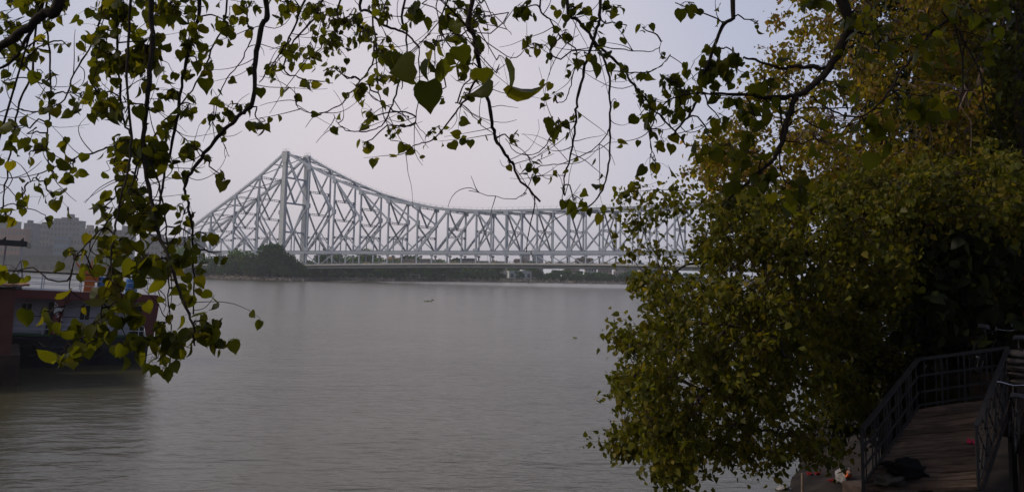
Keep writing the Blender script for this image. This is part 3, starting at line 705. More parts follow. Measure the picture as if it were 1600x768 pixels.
for x_ in (5.6, .95): bp_(lambda m_: m_.box((x_, -.97, 2.66), (.85, .1, 1.9), M['glass']), 'door')
bp_(lambda m_: (m_.box((9.3, -BWD / 2, 4.28), (18.6, BWD + .3, .16), M['deckp'])), 'upper_deck')
def fas(m_):
    m_.box((9.3, .17, 4.1), (18.6, .08, .52), M['maroon']); m_.box((0.02, -BWD / 2, 4.1), (.08, BWD + .2, .5), M['maroon'])
    for x_ in (5.3, 9.9, 14.5):       # curved brackets
        m_.prism([(x_ + .55, .13, 3.84), (x_ - .55, .13, 3.84), (x_ - .3, .13, 3.62), (x_, .13, 3.3), (x_ + .3, .13, 3.62)], (0, -.1, 0), M['maroon'])
bp_(fas, 'fascia')
bp_(lambda m_: m_.prism([(0.0, .1, 1.75), (0.45, .1, 1.75), (1.0, .1, 3.84), (-.12, .1, 3.84)], (0, -.12, 0), M['maroon']), 'end_wing')
for x_ in (5.45, 10.4, 14.8): bp_(lambda m_: m_.box((x_, .02, 2.78), (.5, .14, 2.1), M['peel']), 'pillar')
def ml(m_):
    for z in (2.05, 2.35, 2.8): m_.bar((.5, .05, z), (17, .05, z), .045, .045, M['rail_white'] if z < 2.7 else M['rail_black'])
    for k in range(10): m_.bar((.9 + k * 1.75, .05, 1.7), (.9 + k * 1.75, .05, 2.8), .05, .05, M['rail_white'])
bp_(ml, 'lower_railing')
for side in (.05, -BWD - .05):
    def ul(m_):
        for z, mt, r_ in ((5.42, M['rail_black'], .07), (5.05, M['rail_white'], .035), (4.72, M['rail_white'], .035)): m_.bar((.15, side, z), (17.5, side, z), r_, r_, mt)
        for k in range(9): m_.bar((.2 + k * 2.1, side, 4.36), (.2 + k * 2.1, side, 5.42), .06, .06, M['rail_white'])
    bp_(ul, 'upper_railing')
def cp(m_):
    m_.box((12.4, -BWD / 2, 7.15), (9.6, BWD, .14), M['deckp']); m_.box((12.4, .02, 7.06), (9.7, .14, .34), M['rail_black'])
    m_.box((7.58, -BWD / 2, 7.06), (.14, BWD, .3), M['rail_black'])
    for x_ in (7.7, 8.6, 9.5, 10.4): m_.prism([(x_, .05, 7.22), (x_ + .2, .05, 7.22), (x_ + .03, .05, 7.45)], (0, -.2, 0), M['rail_black'])
bp_(cp, 'canopy')
for x_, y_ in ((7.75, -.02), (9.6, -.02), (12.5, -.02), (15, -.02), (8.9, -BWD + .1), (12.5, -BWD + .1)):
    bp_(lambda m_: (m_.bar((x_, y_, 4.36), (x_, y_, 7.05), .1, .1, M['rail_white']), m_.rings([[(x_ + dx * r_, y_ + dy * r_, z) for dx, dy in ((-1, -1), (1, -1), (1, 1), (-1, 1))] for z, r_ in ((4.36, .3), (4.52, .24), (4.68, .06))], M['rail_black'])), 'canopy_post')
def lad(m_):
    for q in (0, .4): m_.bar((8.2 + q, -.9, 1.7), (8.2 + q, -.9, 4.0), .05, .05, M['rail_white'])
    for k in range(8): m_.bar((8.2, -.9, 1.9 + k * .27), (8.6, -.9, 1.9 + k * .27), .04, .04, M['rail_white'])
bp_(lad, 'ladder')
def tyre_mesh(r1, r2, mt, n=20, k=8):
    m_ = MB(); m_.rings([[((r1 + r2 * math.cos(b_)) * math.cos(a), r2 * math.sin(b_), (r1 + r2 * math.cos(b_)) * math.sin(a)) for b_ in [2 * math.pi * q / k for q in range(k)]] for a in [2 * math.pi * q / n for q in range(n + 1)]], mt, False); return m_
fc = bpy.data.curves.new('txt', 'FONT'); fc.body = '12'; fc.size = .42; fc.extrude = .01
fo = bpy.data.objects.new('txt', fc); me = bpy.data.meshes.new_from_object(fo); me.materials.append(M['rail_white'])
bpy.data.objects.remove(fo)
o = bpy.data.objects.new('hull_number', me); col.objects.link(o); o.parent = boat; o.matrix_local = Matrix(((-1, 0, 0, 1.55), (0, 0, 1, .09), (0, 1, 0, 1.02), (0, 0, 0, 1)))
for k, x_ in enumerate((3.2, 6.6, 10)):
    o = tyre_mesh(.34, .11, M['rubber']).build('fender_tyre', None, True); o.matrix_world = BT @ Matrix.Translation((x_, .2, .75)); tag(o, ('black tyre fender nearest the numbered right end of the navy hull', 'middle black tyre fender on the navy hull', 'black tyre fender nearest the red jetty hut')[k], 'tyre', 'tyre fenders on the launch')
# things on the upper deck
M['orange'] = mat('orange_paint', (.62, .17, .02), .5, (.5, .12, .02), 3)
vt = thing('orange_ventilator', 'orange deck ventilator with two raised flaps and a mast rod on the launch', 'ventilator'); vt.matrix_world = BT @ Matrix.Translation((3.95, -.75, 4.36)) @ Matrix.Scale(1.08, 4)
bp_(lambda m_: m_.rings([[(dx * a, dy * b_, z) for dx, dy in ((-1, -1), (1, -1), (1, 1), (-1, 1))] for z, a, b_ in ((0, .27, .27), (.55, .27, .27), (.6, .42, .3), (1.15, .44, .32), (1.25, .3, .25), (1.35, .12, .12))], M['orange']), 'body', vt)
for sg in (-1, 1): bp_(lambda m_: m_.bar((sg * .32, 0, 1.1), (sg * .80, 0, 1.62 if sg > 0 else 1.5), .5, .09, M['orange'], (0, 1, 0)), 'flap', vt)
bp_(lambda m_: m_.tube([(0, 0, 1.3), (0, 0, 1.85)], [.05, .025], M['orange'], 6), 'mast_rod', vt)
for k, (x_, h_, lb) in enumerate(((3.15, .98, 'blue plastic drum right beside the orange ventilator'), (1.55, .95, 'blue drum half hidden by leaves near the launch end'))):
    d_ = thing('blue_drum', lb, 'drum', group='blue drums on the upper deck'); d_.matrix_world = BT @ Matrix.Translation((x_, -.8, 4.36))
    def dr(m_):
        m_.rings([[(r_ * math.cos(a), r_ * math.sin(a), z) for a in [2 * math.pi * q / 14 for q in range(14)]] for z, r_ in ((0, .33), (.03, .36), (h_ * .33, .36), (h_ * .35, .385), (h_ * .37, .36), (h_ * .65, .36), (h_ * .67, .385), (h_ * .69, .36), (h_ - .03, .36), (h_, .3))], M['blue'])
    bp_(dr, 'barrel', d_); bp_(lambda m_: m_.tube([(.15, .1, h_), (.15, .1, h_ + .06)], .05, M['rail_white'], 8), 'bung', d_)
ch = thing('deck_chair', 'grey slatted chair on the upper deck under the canopy edge', 'chair'); ch.matrix_world = BT @ Matrix.Translation((8.75, -.9, 4.36)) @ Matrix.Rotation(R(25), 4, 'Z')
chm = mat('grey_plastic', (.22, .20, .24), .5)
bp_(lambda m_: m_.box((0, 0, .45), (.52, .5, .05), chm), 'seat', ch)
def bk(m_):
    for k in range(5): m_.bar((-.2 + k * .1, -.22, .47), (-.22 + k * .11, -.38, 1.15), .06, .02, chm, (1, 0, 0))
    m_.bar((-.27, -.39, 1.17), (.27, -.39, 1.17), .08, .04, chm)
bp_(bk, 'backrest', ch)
for sx_ in (-1, 1):
    for sy in (-1, 1): bp_(lambda m_: m_.bar((sx_ * .23, sy * .22, .44), (sx_ * .27, sy * .27, 0), .05, .05, chm), 'leg', ch)
# pontoon hut at the left edge
PD = 40; zt = P(10, 446, PD).z; xr = GX(31, PD); 
ph = thing('jetty_hut', 'dark red jetty hut with a rusty roof on a floating pontoon at the left edge', 'hut', (xr, PD, 0), R(33))
M['rust'] = mat('rusty_sheet', (.20, .085, .05), .9, (.32, .20, .15), 2.5); M['darkred'] = mat('dark_red_wall', (.09, .024, .02), .7, (.13, .04, .03), 1.2); M['inner_shade'] = mat('interior_shade', (.012, .011, .012), .9)
bp_(lambda m_: (m_.box((-1.0, 2.5, 1.0 + (zt - 1.3) / 2 + .3), (2.0 - .1, 5, zt - 1.6), M['darkred'])), 'wall', ph)
bp_(lambda m_: (m_.box((-4.4, 2.5, 1.3 + (zt - 1.6) / 2), (4.8, 4.6, zt - 1.9), M['inner_shade']), m_.box((-6.8, .1, 1.3 + (zt - 1.6) / 2), (.5, .4, zt - 1.9), M['darkred'])), 'doorway_shade_and_post', ph)  # solid box; its near-black colour stands for the unlit inside
def rf(m_):
    for k in range(26): m_.box((-6.1 + k * .26, 2.4, zt + .02 + .03 * (k % 2)), (.27, 5.8, .1), M['rust'])
bp_(rf, 'roof', ph)
bp_(lambda m_: m_.rings([[(x_, 3 + dy * 3.3, z) for x_, dy in ((-9, -1), (.35, -1), (.35, 1), (-9, 1))] for z in (-.5, 1.55)], mat('pontoon_steel', (.035, .024, .02), .8, (.08, .05, .04), 1.5)), 'pontoon', ph)
bp_(lambda m_: [m_.bar((-2.2, -.1, z), (-9, -.1, z), .06, .06, M['rail_white']) for z in (2.1, 2.6, 3.1)], 'railing', ph)

exec_marker = True
# ------------------------------------------------------------------ near bank
def xs(Y): return float(np.interp(Y, [-30, 3, 6, 14, 21, 26, 40, 80], [-60, -60, 3.3, 4.8, 7.2, 9.5, 16, 34]))
def bankz(X_, Y):
    if Y < 2.2: return 4.4
    d = X_ - xs(Y); z = -0.8 + 0.8 * min(1, max(0, (d + 2) / 2)) + max(0, d) * .26
    z = min(z, 3.1)
    if Y < 3.2: z = max(z, 4.4 + (z - 4.4) * (Y - 2.2))
    return z
s = MB(); mi = s.mi(M['mud']); xsl = [-40 + i * .5 for i in range(200)]; ysl = [-20, -10, -4, 0, 2.19, 3.2] + [3.7 + i * .5 for i in range(90)]
for Y in ysl:
    for X_ in xsl: s.v.append((X_, Y, bankz(X_, Y) + (.10 * noise.noise(Vector((X_ * .8, Y * .8, 0))) + .05 * noise.noise(Vector((X_ * 2.7, Y * 2.7, 4))))))
k = len(xsl)
for j in range(len(ysl) - 1):
    for i in range(k - 1): s.f.append((j * k + i, j * k + i + 1, (j + 1) * k + i + 1, (j + 1) * k + i)); s.m.append(mi)
tag(s.build('near_bank', smooth=True), kind='structure')

# embankment terrace beside the gangway
M['brick_dark'] = mat('dark_brick', (.05, .035, .03), .95, (.09, .06, .05), 5, .5)
m_ = MB(); m_.prism([(8.35, 11.2, -1), (30, 9, -1), (34, 40, -1), (17.5, 30, -1), (13.5, 19.5, -1), (10.3, 15.9, -1)], (0, 0, 4.15), M['brick_dark'])
tag(m_.build('embankment_terrace'), 'dark brick terrace beside the plank gangway at the right edge', 'terrace')

# ------------------------------------------------------------------ gangway
C1, C2, C3, C4 = P(1437, 637, 15.0), P(1578, 617, 15.3), P(1349, 762, 12.7), P(1529, 759, 12.5)
gw = thing('plank_gangway', 'sloping plank gangway with black lattice railings at the bottom right', 'gangway')
M['iron'] = mat('black_iron', (.018, .018, .022), .6, (.035, .028, .026), 5)
def on_ground(px, py):
    d = CM.to_3x3() @ Vector(((px - 800) / F, -(py - PPY) / F, -1)); k = 4.0
    while k < 60:
        p = EYE + d * k
        if p.z < max(0, bankz(p.x, p.y)): return p
        k += .05
    return p
def bil(u, v): return (C3.lerp(C4, u)).lerp(C1.lerp(C2, u), v)
npk = 13
for k in range(npk):
    v0 = k / npk; v1 = (k + 1) / npk - rnd.uniform(.010, .020); j = rnd.uniform(-.012, .012)
    wv = .10 + .09 * rnd.random(); cw = mat('plank_wood', (wv * 1.15, wv * .76, wv * .56), .75, (wv * .5, wv * .33, wv * .25), 3, .5, 14, stretch=(1, 8, 1))
    up = Vector((0, 0, 1)); m_ = MB(); rings_ = []
    for q in range(9):
        u = -.02 + 1.04 * q / 8; wob = rnd.uniform(-.006, .006)
        a, b_ = bil(u, v0 + j * .3), bil(u, v1 + wob * .6); dz = up * (wob + .012 * math.sin(u * 5 + k))
        rings_.append([a + dz, b_ + dz * .6, b_ - up * .05 + dz * .6, a - up * .05 + dz])
    m_.rings(rings_, cw); m_.build('plank', gw)
m_ = MB()
for a, b_ in ((C1, C3), (C2, C4), (C1.lerp(C2, .5), C3.lerp(C4, .5))): m_.bar(a - Vector((0, 0, .13)), b_ - Vector((0, 0, .13)), .1, .08, M['iron'])
m_.build('bearer', gw)
for c in (C1, C2, C3, C4):
    m_ = MB(); m_.bar((c.x, c.y, bankz(c.x, c.y) - .6), (c.x, c.y, c.z - .08), .1, .1, M['iron']); m_.build('support_leg', gw)
def railing(a, b_, hgt, diamond, npost):
    m_ = MB(); up = Vector((0, 0, 1)); dz = .06
    m_.bar(a + up * hgt, b_ + up * hgt, .05, .07, M['iron']); m_.bar(a + up * dz, b_ + up * dz, .035, .035, M['iron'])
    for k in range(npost + 1):
        p = a.lerp(b_, k / npost); m_.bar(p - up * .05, p + up * hgt, .045 if k in (0, npost) else .032, .03, M['iron'])
    if not diamond:
        for f_ in (.33, .66): m_.bar(a + up * hgt * f_, b_ + up * hgt * f_, .035, .025, M['iron'])
        for k in range(2 * npost): p = a.lerp(b_, (k + .5) / (2 * npost)); m_.bar(p, p + up * hgt, .018, .018, M['iron'])
    else:
        n_ = npost * 2
        for k in range(-1, n_ + 1):
            for (u0, h0, u1, h1) in (((k) / n_, dz, (k + 2) / n_, hgt), ((k + 2) / n_, dz, k / n_, hgt)):
                # clip to the panel
                def cl(u0, h0, u1, h1):
                    if u0 < 0: h0 = h0 + (h1 - h0) * (0 - u0) / (u1 - u0); u0 = 0
                    if u0 > 1: h0 = h0 + (h1 - h0) * (1 - u0) / (u1 - u0); u0 = 1
                    return u0, h0
                q0 = cl(u0, h0, u1, h1); q1 = cl(u1, h1, u0, h0)
                pa, pb = a.lerp(b_, q0[0]) + up * q0[1], a.lerp(b_, q1[0]) + up * q1[1]
                if (pa - pb).length > .1: m_.bar(pa, pb, .02, .02, M['iron'])
    m_.build('railing', gw)
HG = .92
railing(C3, C1, HG, False, 5); railing(C1, C2, HG, False, 4); railing(C4, C2, HG, True, 4)

# ------------------------------------------------------------------ litter near the gangway
def crumple(name, c, rx, ry, rz_, mt, seed, amp=.3):
    m_ = MB(); n_, k_ = 12, 18; rr = []
    for i in range(n_ + 1):
        th = math.pi * i / n_; ring = []
        for j in range(k_):
            ph_ = 2 * math.pi * j / k_; d = Vector((math.sin(th) * math.cos(ph_), math.sin(th) * math.sin(ph_), math.cos(th)))
            q = 1 + amp * noise.noise(d * 1.8 + Vector((seed, 0, 0))) * 1.6 + amp * .7 * noise.noise(d * 5 + Vector((0, seed, 0)))
            ring.append((d.x * rx * q, d.y * ry * q, max(-.55 * rz_, d.z * rz_ * q)))
        rr.append(ring)
    m_.rings(rr, mt, False); o = m_.build(name, None, True); o.location = c; return o
M['bagblack'] = mat('black_plastic', (.004, .004, .005), .8, (.008, .008, .009), 6, .6); M['bagwhite'] = mat('white_plastic', (.28, .25, .25), .6, (.18, .16, .16), 8, .6)
pb = bil(.30, .12)
o = crumple('black_bag', pb + Vector((0, 0, .1)), .33, .22, .15, M['bagblack'], 3, .45); tag(o, 'crumpled black plastic bag lying on the gangway planks', 'bag')
o = crumple('dark_rag', bil(.24, .02) + Vector((0, 0, .07)), .24, .14, .09, mat('grey_rag', (.03, .027, .024), .9, (.06, .055, .05), 9, .6), 9, .6); tag(o, 'grey crumpled rag beside the black bag on the planks', 'rag')
p_ = bil(.79, .43); o = crumple('pink_flower', p_ + Vector((0, 0, .03)), .07, .05, .04, mat('pink_petals', (.55, .02, .08), .6), 5, .9); tag(o, 'small bright pink flower lying on the planks', 'flower')
q_ = on_ground(1318, 752); q_.z = bankz(q_.x, q_.y) + .12
o = crumple('plastic_bag', q_, .24, .2, .24, M['bagwhite'], 6, .4); tag(o, 'white plastic bag with an orange patch on the mud left of the gangway', 'bag')
o2 = crumple('orange_patch', (0.07, -.14, .10), .09, .07, .11, mat('orange_print', (.7, .12, .02), .5), 2, .3); o2.parent = o
q2 = on_ground(1224, 764); q2.z = bankz(q2.x, q2.y) + .05
o = crumple('paper_scrap', q2, .22, .12, .06, M['bagwhite'], 12, .8); tag(o, 'flat white scrap by the water edge left of the plastic bag', 'litter')
q3 = on_ground(1330, 680); q3.z = bankz(q3.x, q3.y) + .05; o = crumple('paper_scrap', q3, .2, .15, .08, M['bagwhite'], 15, .7); tag(o, 'white scrap on the bank behind the top of the left railing', 'litter')
bs = on_ground(1338, 768); m_ = MB(); m_.box((bs.x + .25, bs.y - .1, bankz(bs.x, bs.y) + .02), (.9, .8, .4), M['brick_dark'], Matrix.Rotation(.3, 3, 'Z')); tag(m_.build('stone_block'), 'flat grey stone block beside the white plastic bag', 'stone')
st_ = on_ground(1253, 775); m_ = MB(); m_.tube([(st_.x, st_.y, -.2), (st_.x + .02, st_.y, .75)], .03, M['pale_bark'], 6); tag(m_.build('bamboo_stake'), 'short pale stake standing at the water edge', 'stake')
for k, (px, py) in enumerate(((1266, 738), (1277, 738), (1300, 749))):
    q4 = on_ground(px, py + 4); q4.z = bankz(q4.x, q4.y) + .04; o = crumple('red_flower', q4, .07, .06, .04, mat('red_petals', (.18, .01, .015), .8), 20 + k, .9); tag(o, 'small red flower scrap on the dark mud', 'flower', 'red flower scraps on the mud')
o = tyre_mesh(.34, .1, M['rubber'], 24).build('old_tyre', None, True); p_ = P(1390, 690, 14.2); o.location = p_; o.rotation_euler = (0, 0, R(55)); tag(o, 'old black tyre hung outside the left gangway railing', 'tyre')

# ------------------------------------------------------------------ bicycles
M['rim'] = mat('dull_rim_steel', (.10, .10, .11), .45, metal=.8); M['chrome'] = mat('chrome', (.75, .75, .78), .2, metal=1.0); M['saddle'] = mat('saddle_vinyl', (.07, .07, .085), .5); M['frame'] = mat('dark_bicycle_frame', (.02, .012, .012), .4)
def bicycle(label, loc, rz, lean=0.0, steer=0.0, saddlem=None):
    r = thing('bicycle', label, 'bicycle', group='bicycles parked by the gangway'); r.matrix_world = Matrix.Translation(loc) @ Matrix.Rotation(rz, 4, 'Z') @ Matrix.Rotation(lean, 4, 'X')
    rw = .34
    for x_, st in ((0, 0), (1.08, steer)):
        wroot = tyre_mesh(rw - .02, .022, M['rubber'], 28, 6).build('wheel', r, True); wroot.location = (x_, 0, rw); wroot.rotation_euler = (0, 0, st)
        def sp(m_):
            for k in range(16):
                a = k * math.pi / 8; m_.bar((0, .02 * (-1) ** k, 0), (math.cos(a) * .31, 0, math.sin(a) * .31), .005, .005, M['rim'])
            m_.tube([(0, -.04, 0), (0, .04, 0)], .025, M['rim'], 8)
        bp_(sp, 'spokes', wroot); tyre_mesh(rw - .04, .012, M['rim'], 28, 6).build('rim', wroot, True)
    bb = (.46, 0, .29); sd = (.32, 0, .80); hd = (.88, 0, .84); hb = (.93, 0, .66)
    bp_(lambda m_: [m_.tube([a, b_], .017, M['frame'], 8) for a, b_ in ((bb, sd), (bb, hb), (sd, hd), (hd, hb), ((0, .03, rw), bb), ((0, -.03, rw), bb), ((0, .03, rw), sd), ((0, -.03, rw), sd), (hb, (1.08, .04, rw)), (hb, (1.08, -.04, rw)))], 'frame', r)
    bp_(lambda m_: m_.tube(catmull([(.62, .36, .98), (.70, .33, 1.04), (.86, .22, 1.07), (.87, 0, 1.04), (.86, -.22, 1.07), (.70, -.33, 1.04), (.62, -.36, .98)]), .013, M['chrome'], 8), 'handlebar', r)
    bp_(lambda m_: m_.tube([hd, (.87, 0, 1.04)], .015, M['chrome'], 8), 'stem', r)
    bp_(lambda m_: (m_.rings([[(x_, -w_, z), (x_, w_, z), (x_, w_ * .8, z + t_), (x_, -w_ * .8, z + t_)] for x_, w_, z, t_ in ((.14, .06, .93, .05), (.17, .11, .9, .09), (.25, .10, .9, .08), (.36, .04, .9, .06), (.46, .025, .89, .04))], saddlem or M['saddle']), m_.tube([(.29, 0, .78), (.28, 0, .9)], .014, M['chrome'], 6)), 'saddle', r)
    bp_(lambda m_: [m_.bar((-.25, y_, .74), (.24, y_, .74), .015, .015, M['frame']) for y_ in (-.07, 0, .07)] + [m_.bar((-.22, y_, .74), (0, y_, .36), .012, .012, M['frame']) for y_ in (-.06, .06)], 'carrier', r)
    bp_(lambda m_: (m_.tube([(.46, -.02, .29), (.46, .02, .29)], .09, M['frame'], 16), m_.bar((.46, .05, .29), (.56, .05, .16), .02, .02, M['frame']), m_.bar((.46, -.05, .29), (.36, -.05, .42), .02, .02, M['frame'])), 'crankset', r)
def pz(px, py, D, z=3.16): v = P(px, py, D); return (v.x, v.y, z)
pA = P(1512, 515, 15.6)
bicycle('bicycle with chrome handlebar behind the far gangway railing', (pA.x + .1, 15.5, 4.2), R(40), R(5), .3)
pA = P(1600, 540, 14.8)
bicycle('bicycle at the right edge with only its handlebar end in view', (pA.x + .3, 15.2, 4.0), R(70), R(-4), .2)
pA = P(1580, 665, 13.4)
bicycle('bicycle outside the right lattice railing showing its wheel', (pA.x, 13.3, 3.15), R(62), R(4), 0)
m_ = MB(); m_.box((12.3, 16.6, 3.6), (5.5, 2.6, 1.2), M['brick_dark'], Matrix.Rotation(R(25), 3, 'Z')); tag(m_.build('raised_plinth'), 'low dark brick plinth carrying the bicycles behind the gangway', 'plinth')
# folded sacks & orange post
sk = mat('grey_sackcloth', (.16, .13, .12), .9, (.22, .18, .16), 8, .4)
pS = P(1594, 566, 15.2); r = thing('sack_pile', 'pile of folded grey sacks at the right edge', 'sacks', (pS.x + .1, 15.2, pS.z - .45))
for k in range(5):
    o = crumple('sack', (rnd.uniform(-.04, .04), 0, .09 + k * .13), .36, .3, .085, sk, 30 + k, .15); o.parent = r
m_ = MB(); m_.box((pS.x + .2, 15.3, 3.6), (.9, .7, (pS.z - .45 - 3.6) * 2 + .02), M['brick_dark']); tag(m_.build('brick_ledge'), 'small dark brick ledge under the folded sacks', 'ledge')
pO = P(1599, 410, 16.5); m_ = MB(); m_.tube([(pO.x + .03, 16.5, 3.1), (pO.x + .03, 16.5, P(1599, 384, 16.5).z)], .09, mat('orange_post_paint', (.50, .09, .02), .6), 12)
m_.tube([(pO.x + .03, 16.5, P(1599, 384, 16.5).z - .02), (pO.x + .03, 16.5, P(1599, 384, 16.5).z + .05)], .11, M['iron'], 12); tag(m_.build('orange_post'), 'orange painted post at the right edge against the foliage', 'post')

# ------------------------------------------------------------------ riverside trees at the right
def inpoly(x_, y_, poly):
    c = False; n_ = len(poly)
    for i in range(n_):
        x1, y1 = poly[i]; x2, y2 = poly[(i + 1) % n_]
        if (y1 > y_) != (y2 > y_) and x_ < (x2 - x1) * (y_ - y1) / (y2 - y1) + x1: c = not c
    return c
def twig(m_, a, b_, r0, r1, mt, wig=.12, n_=5, sag=0.0, sides=5):
    a = Vector(a); b_ = Vector(b_); ln = (b_ - a).length; pts = []
    for i in range(n_ + 1):
        f_ = i / n_; p = a.lerp(b_, f_)
        if 0 < i < n_: p += Vector((rnd.gauss(0, 1), rnd.gauss(0, 1), rnd.gauss(0, 1))) * wig * min(ln, .9) * .35
        p.z += sag * ln * math.sin(math.pi * f_)
        pts.append(p)
    pts = catmull(pts, 2); k = len(pts)
    m_.tube(pts, [r0 + (r1 - r0) * i / (k - 1) for i in range(k)], mt, sides, False)
    return pts
def river_tree(name, label, base, trunk_px, poly, nclump, nhub, Dr, leafm, lsize, nleaf, spread, barkm, sparse=None, trad=.2, extra_clumps=()):
    root = thing(name, label, 'tree', base)
    inv = Vector(base)
    m_ = MB(); tp = [inv * 0] + [P(x_, y_, D) - inv for x_, y_, D in trunk_px]; tr = catmull(tp, 5)
    rr_ = [trad * (1 - .75 * i / (len(tr) - 1)) for i in range(len(tr))]; m_.tube(tr, rr_, barkm, 9); m_.build('trunk', root, True)
    xs_ = [p[0] for p in poly]; ys_ = [p[1] for p in poly]
    cl = []
    while len(cl) < nclump:
        x_ = rnd.uniform(min(xs_), max(xs_)); y_ = rnd.uniform(min(ys_), max(ys_))
        if not inpoly(x_, y_, poly): continue
        if sparse and rnd.random() > sparse(x_, y_): continue
        D = rnd.uniform(*Dr); p = P(x_, y_, D)
        if x_ > 1290 and y_ > 440 and D < 15.6: D = rnd.uniform(15.8, 18.5); p = P(x_, y_, D)
        if x_ > 1420 and y_ > 340: D = rnd.uniform(16.3, 17.8); p = P(x_, y_, D)
        if p.z < bankz(p.x, p.y) + .35: continue
        cl.append(p)
    for e_ in extra_clumps: cl.append(P(*e_))
    hubs = rnd.sample(cl, min(nhub, len(cl)))
    cen = sum(hubs, Vector()) / len(hubs)
    hubs = [h.lerp(cen, .12) for h in hubs]
    lm = {i: ([], []) for i in range(len(hubs))}
    # main limbs: hub to the closest trunk point that is lower than it
    bms = [MB() for _ in hubs]
    order = sorted(range(len(hubs)), key=lambda i: min((hubs[i] - (q + inv)).length for q in tr))
    done = []
    for i in order:
        h = hubs[i]; cand = [q + inv for q in tr[len(tr) // 4:]] + done
        st = min(cand, key=lambda q: (q - h).length + max(0, (q.z - h.z)) * .6)
        ln = (st - h).length; pts = twig(bms[i], st - inv, h - inv, .022 + ln * .011, .016, barkm, .16, 5, .06)
        done += [q + inv for q in pts[2:]]
    for c in cl:
        i = min(range(len(hubs)), key=lambda k: (hubs[k] - c).length_squared)
        pts = twig(bms[i], hubs[i] - inv, c - inv, .013, .005, M['twig'] if barkm is M['bark'] else barkm, .2, 4, .05, 4)
        P_, S_ = lm[i]
        n_ = int(nleaf * rnd.uniform(.5, 1.5)); R_ = spread * rnd.uniform(.7, 1.3)
        # side shoots inside the clump
        for q in range(5):
            d = Vector((rnd.gauss(0, 1), rnd.gauss(0, 1), rnd.gauss(-.25, .8))).normalized() * R_ * rnd.uniform(.7, 1.5)
            tw = twig(bms[i], c - inv, c + d - inv, .005, .002, M['twig'], .2, 3, .1, 3)
            for _ in range(n_ // 5):
                t_ = rnd.choice(tw); P_.append(tuple(t_ + Vector((rnd.gauss(0, 1), rnd.gauss(0, 1), rnd.gauss(0, 1))) * R_ * .26)); S_.append(lsize * rnd.uniform(.45, 1.45))
    for i, bm_ in enumerate(bms):
        b_ = bm_.build('branch', root); P_, S_ = lm[i]
        if P_: leaf_mesh('leaves', P_, S_, leafm, parent=b_)
    return root
polyA = [(1180, 300), (1100, 335), (1040, 290), (1000, 290), (1030, 335), (1005, 400), (1020, 450), (1010, 490), (975, 525), (1000, 560), (968, 600), (990, 650), (960, 690), (1010, 705), (1060, 738), (1110, 705), (1200, 735), (1270, 720), (1330, 660), (1420, 570), (1490, 480), (1620, 455), (1620, 240), (1450, 250), (1300, 280)]
def spA(x_, y_):
    if x_ < 1115 and y_ < 440: return .26
    if y_ > 600 and x_ > 1090: return .45
    return 1
river_tree('riverside_tree', 'dense drooping green tree leaning over the water at the right', (13.2, 18.6, 3.0), [(1545, 430, 18.2), (1460, 400, 17), (1300, 400, 15), (1180, 380, 14.6)],
           polyA, 640, 34, (12.2, 17.0), M['leaf_dense'], .098, 88, .36, M['bark'], spA,
           extra_clumps=[(985, 300, 14), (995, 345, 14), (985, 400, 14), (995, 440, 14.5), (965, 520, 14), (975, 535, 14), (962, 595, 14), (962, 690, 14), (970, 700, 13.5), (1060, 745, 13.5), (1075, 740, 13.5), (1040, 735, 13.8)])
polyS = [(1230, 640), (1310, 560), (1420, 500), (1640, 450), (1640, 620), (1450, 660), (1400, 700), (1330, 700), (1300, 690)]
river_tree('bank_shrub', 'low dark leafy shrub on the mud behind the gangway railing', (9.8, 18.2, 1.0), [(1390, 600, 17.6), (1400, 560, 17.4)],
           polyS, 110, 12, (16.2, 20.0), M['leaf_deep_shade'], .11, 80, .38, M['bark'], None, .07)
polyB = [(1215, 40), (1250, -40), (1270, -130), (1540, -130), (1540, 330), (1450, 340), (1200, 330), (1090, 300), (1070, 265), (1100, 215), (1150, 190), (1180, 130)]
def spB(x_, y_): return 1 if x_ > 1440 or y_ > 220 else .5
river_tree('yellowing_tree', 'tall airy yellowing tree with bare twigs at the upper right', (14.5, 20.0, 3.0), [(1450, 380, 18.5), (1448, 320, 18), (1462, 275, 18), (1500, 215, 18), (1540, 90, 18), (1540, -60, 18)],
           polyB, 430, 28, (15.5, 20.5), M['leaf_yellow'], .10, 62, .42, M['pale_bark'], spB)
polyE = [(1440, 60), (1400, -260), (1900, -260), (1900, 450), (1500, 450), (1440, 460), (1450, 300)]  # part above the frame added to block light from overhead
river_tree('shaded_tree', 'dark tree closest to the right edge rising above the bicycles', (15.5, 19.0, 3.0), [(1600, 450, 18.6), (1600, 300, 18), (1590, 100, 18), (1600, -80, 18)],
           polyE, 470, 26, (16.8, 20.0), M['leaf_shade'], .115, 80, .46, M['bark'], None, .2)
polyC = [(1330, -40), (1800, -80), (1800, 640), (1500, 640), (1400, 620), (1330, 560), (1300, 450), (1360, 300)]
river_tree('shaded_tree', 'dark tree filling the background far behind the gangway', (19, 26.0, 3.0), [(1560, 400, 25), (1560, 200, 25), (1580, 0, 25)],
           polyC, 420, 14, (21, 28), M['leaf_deep_shade'], .26, 62, .85, M['bark'], None)

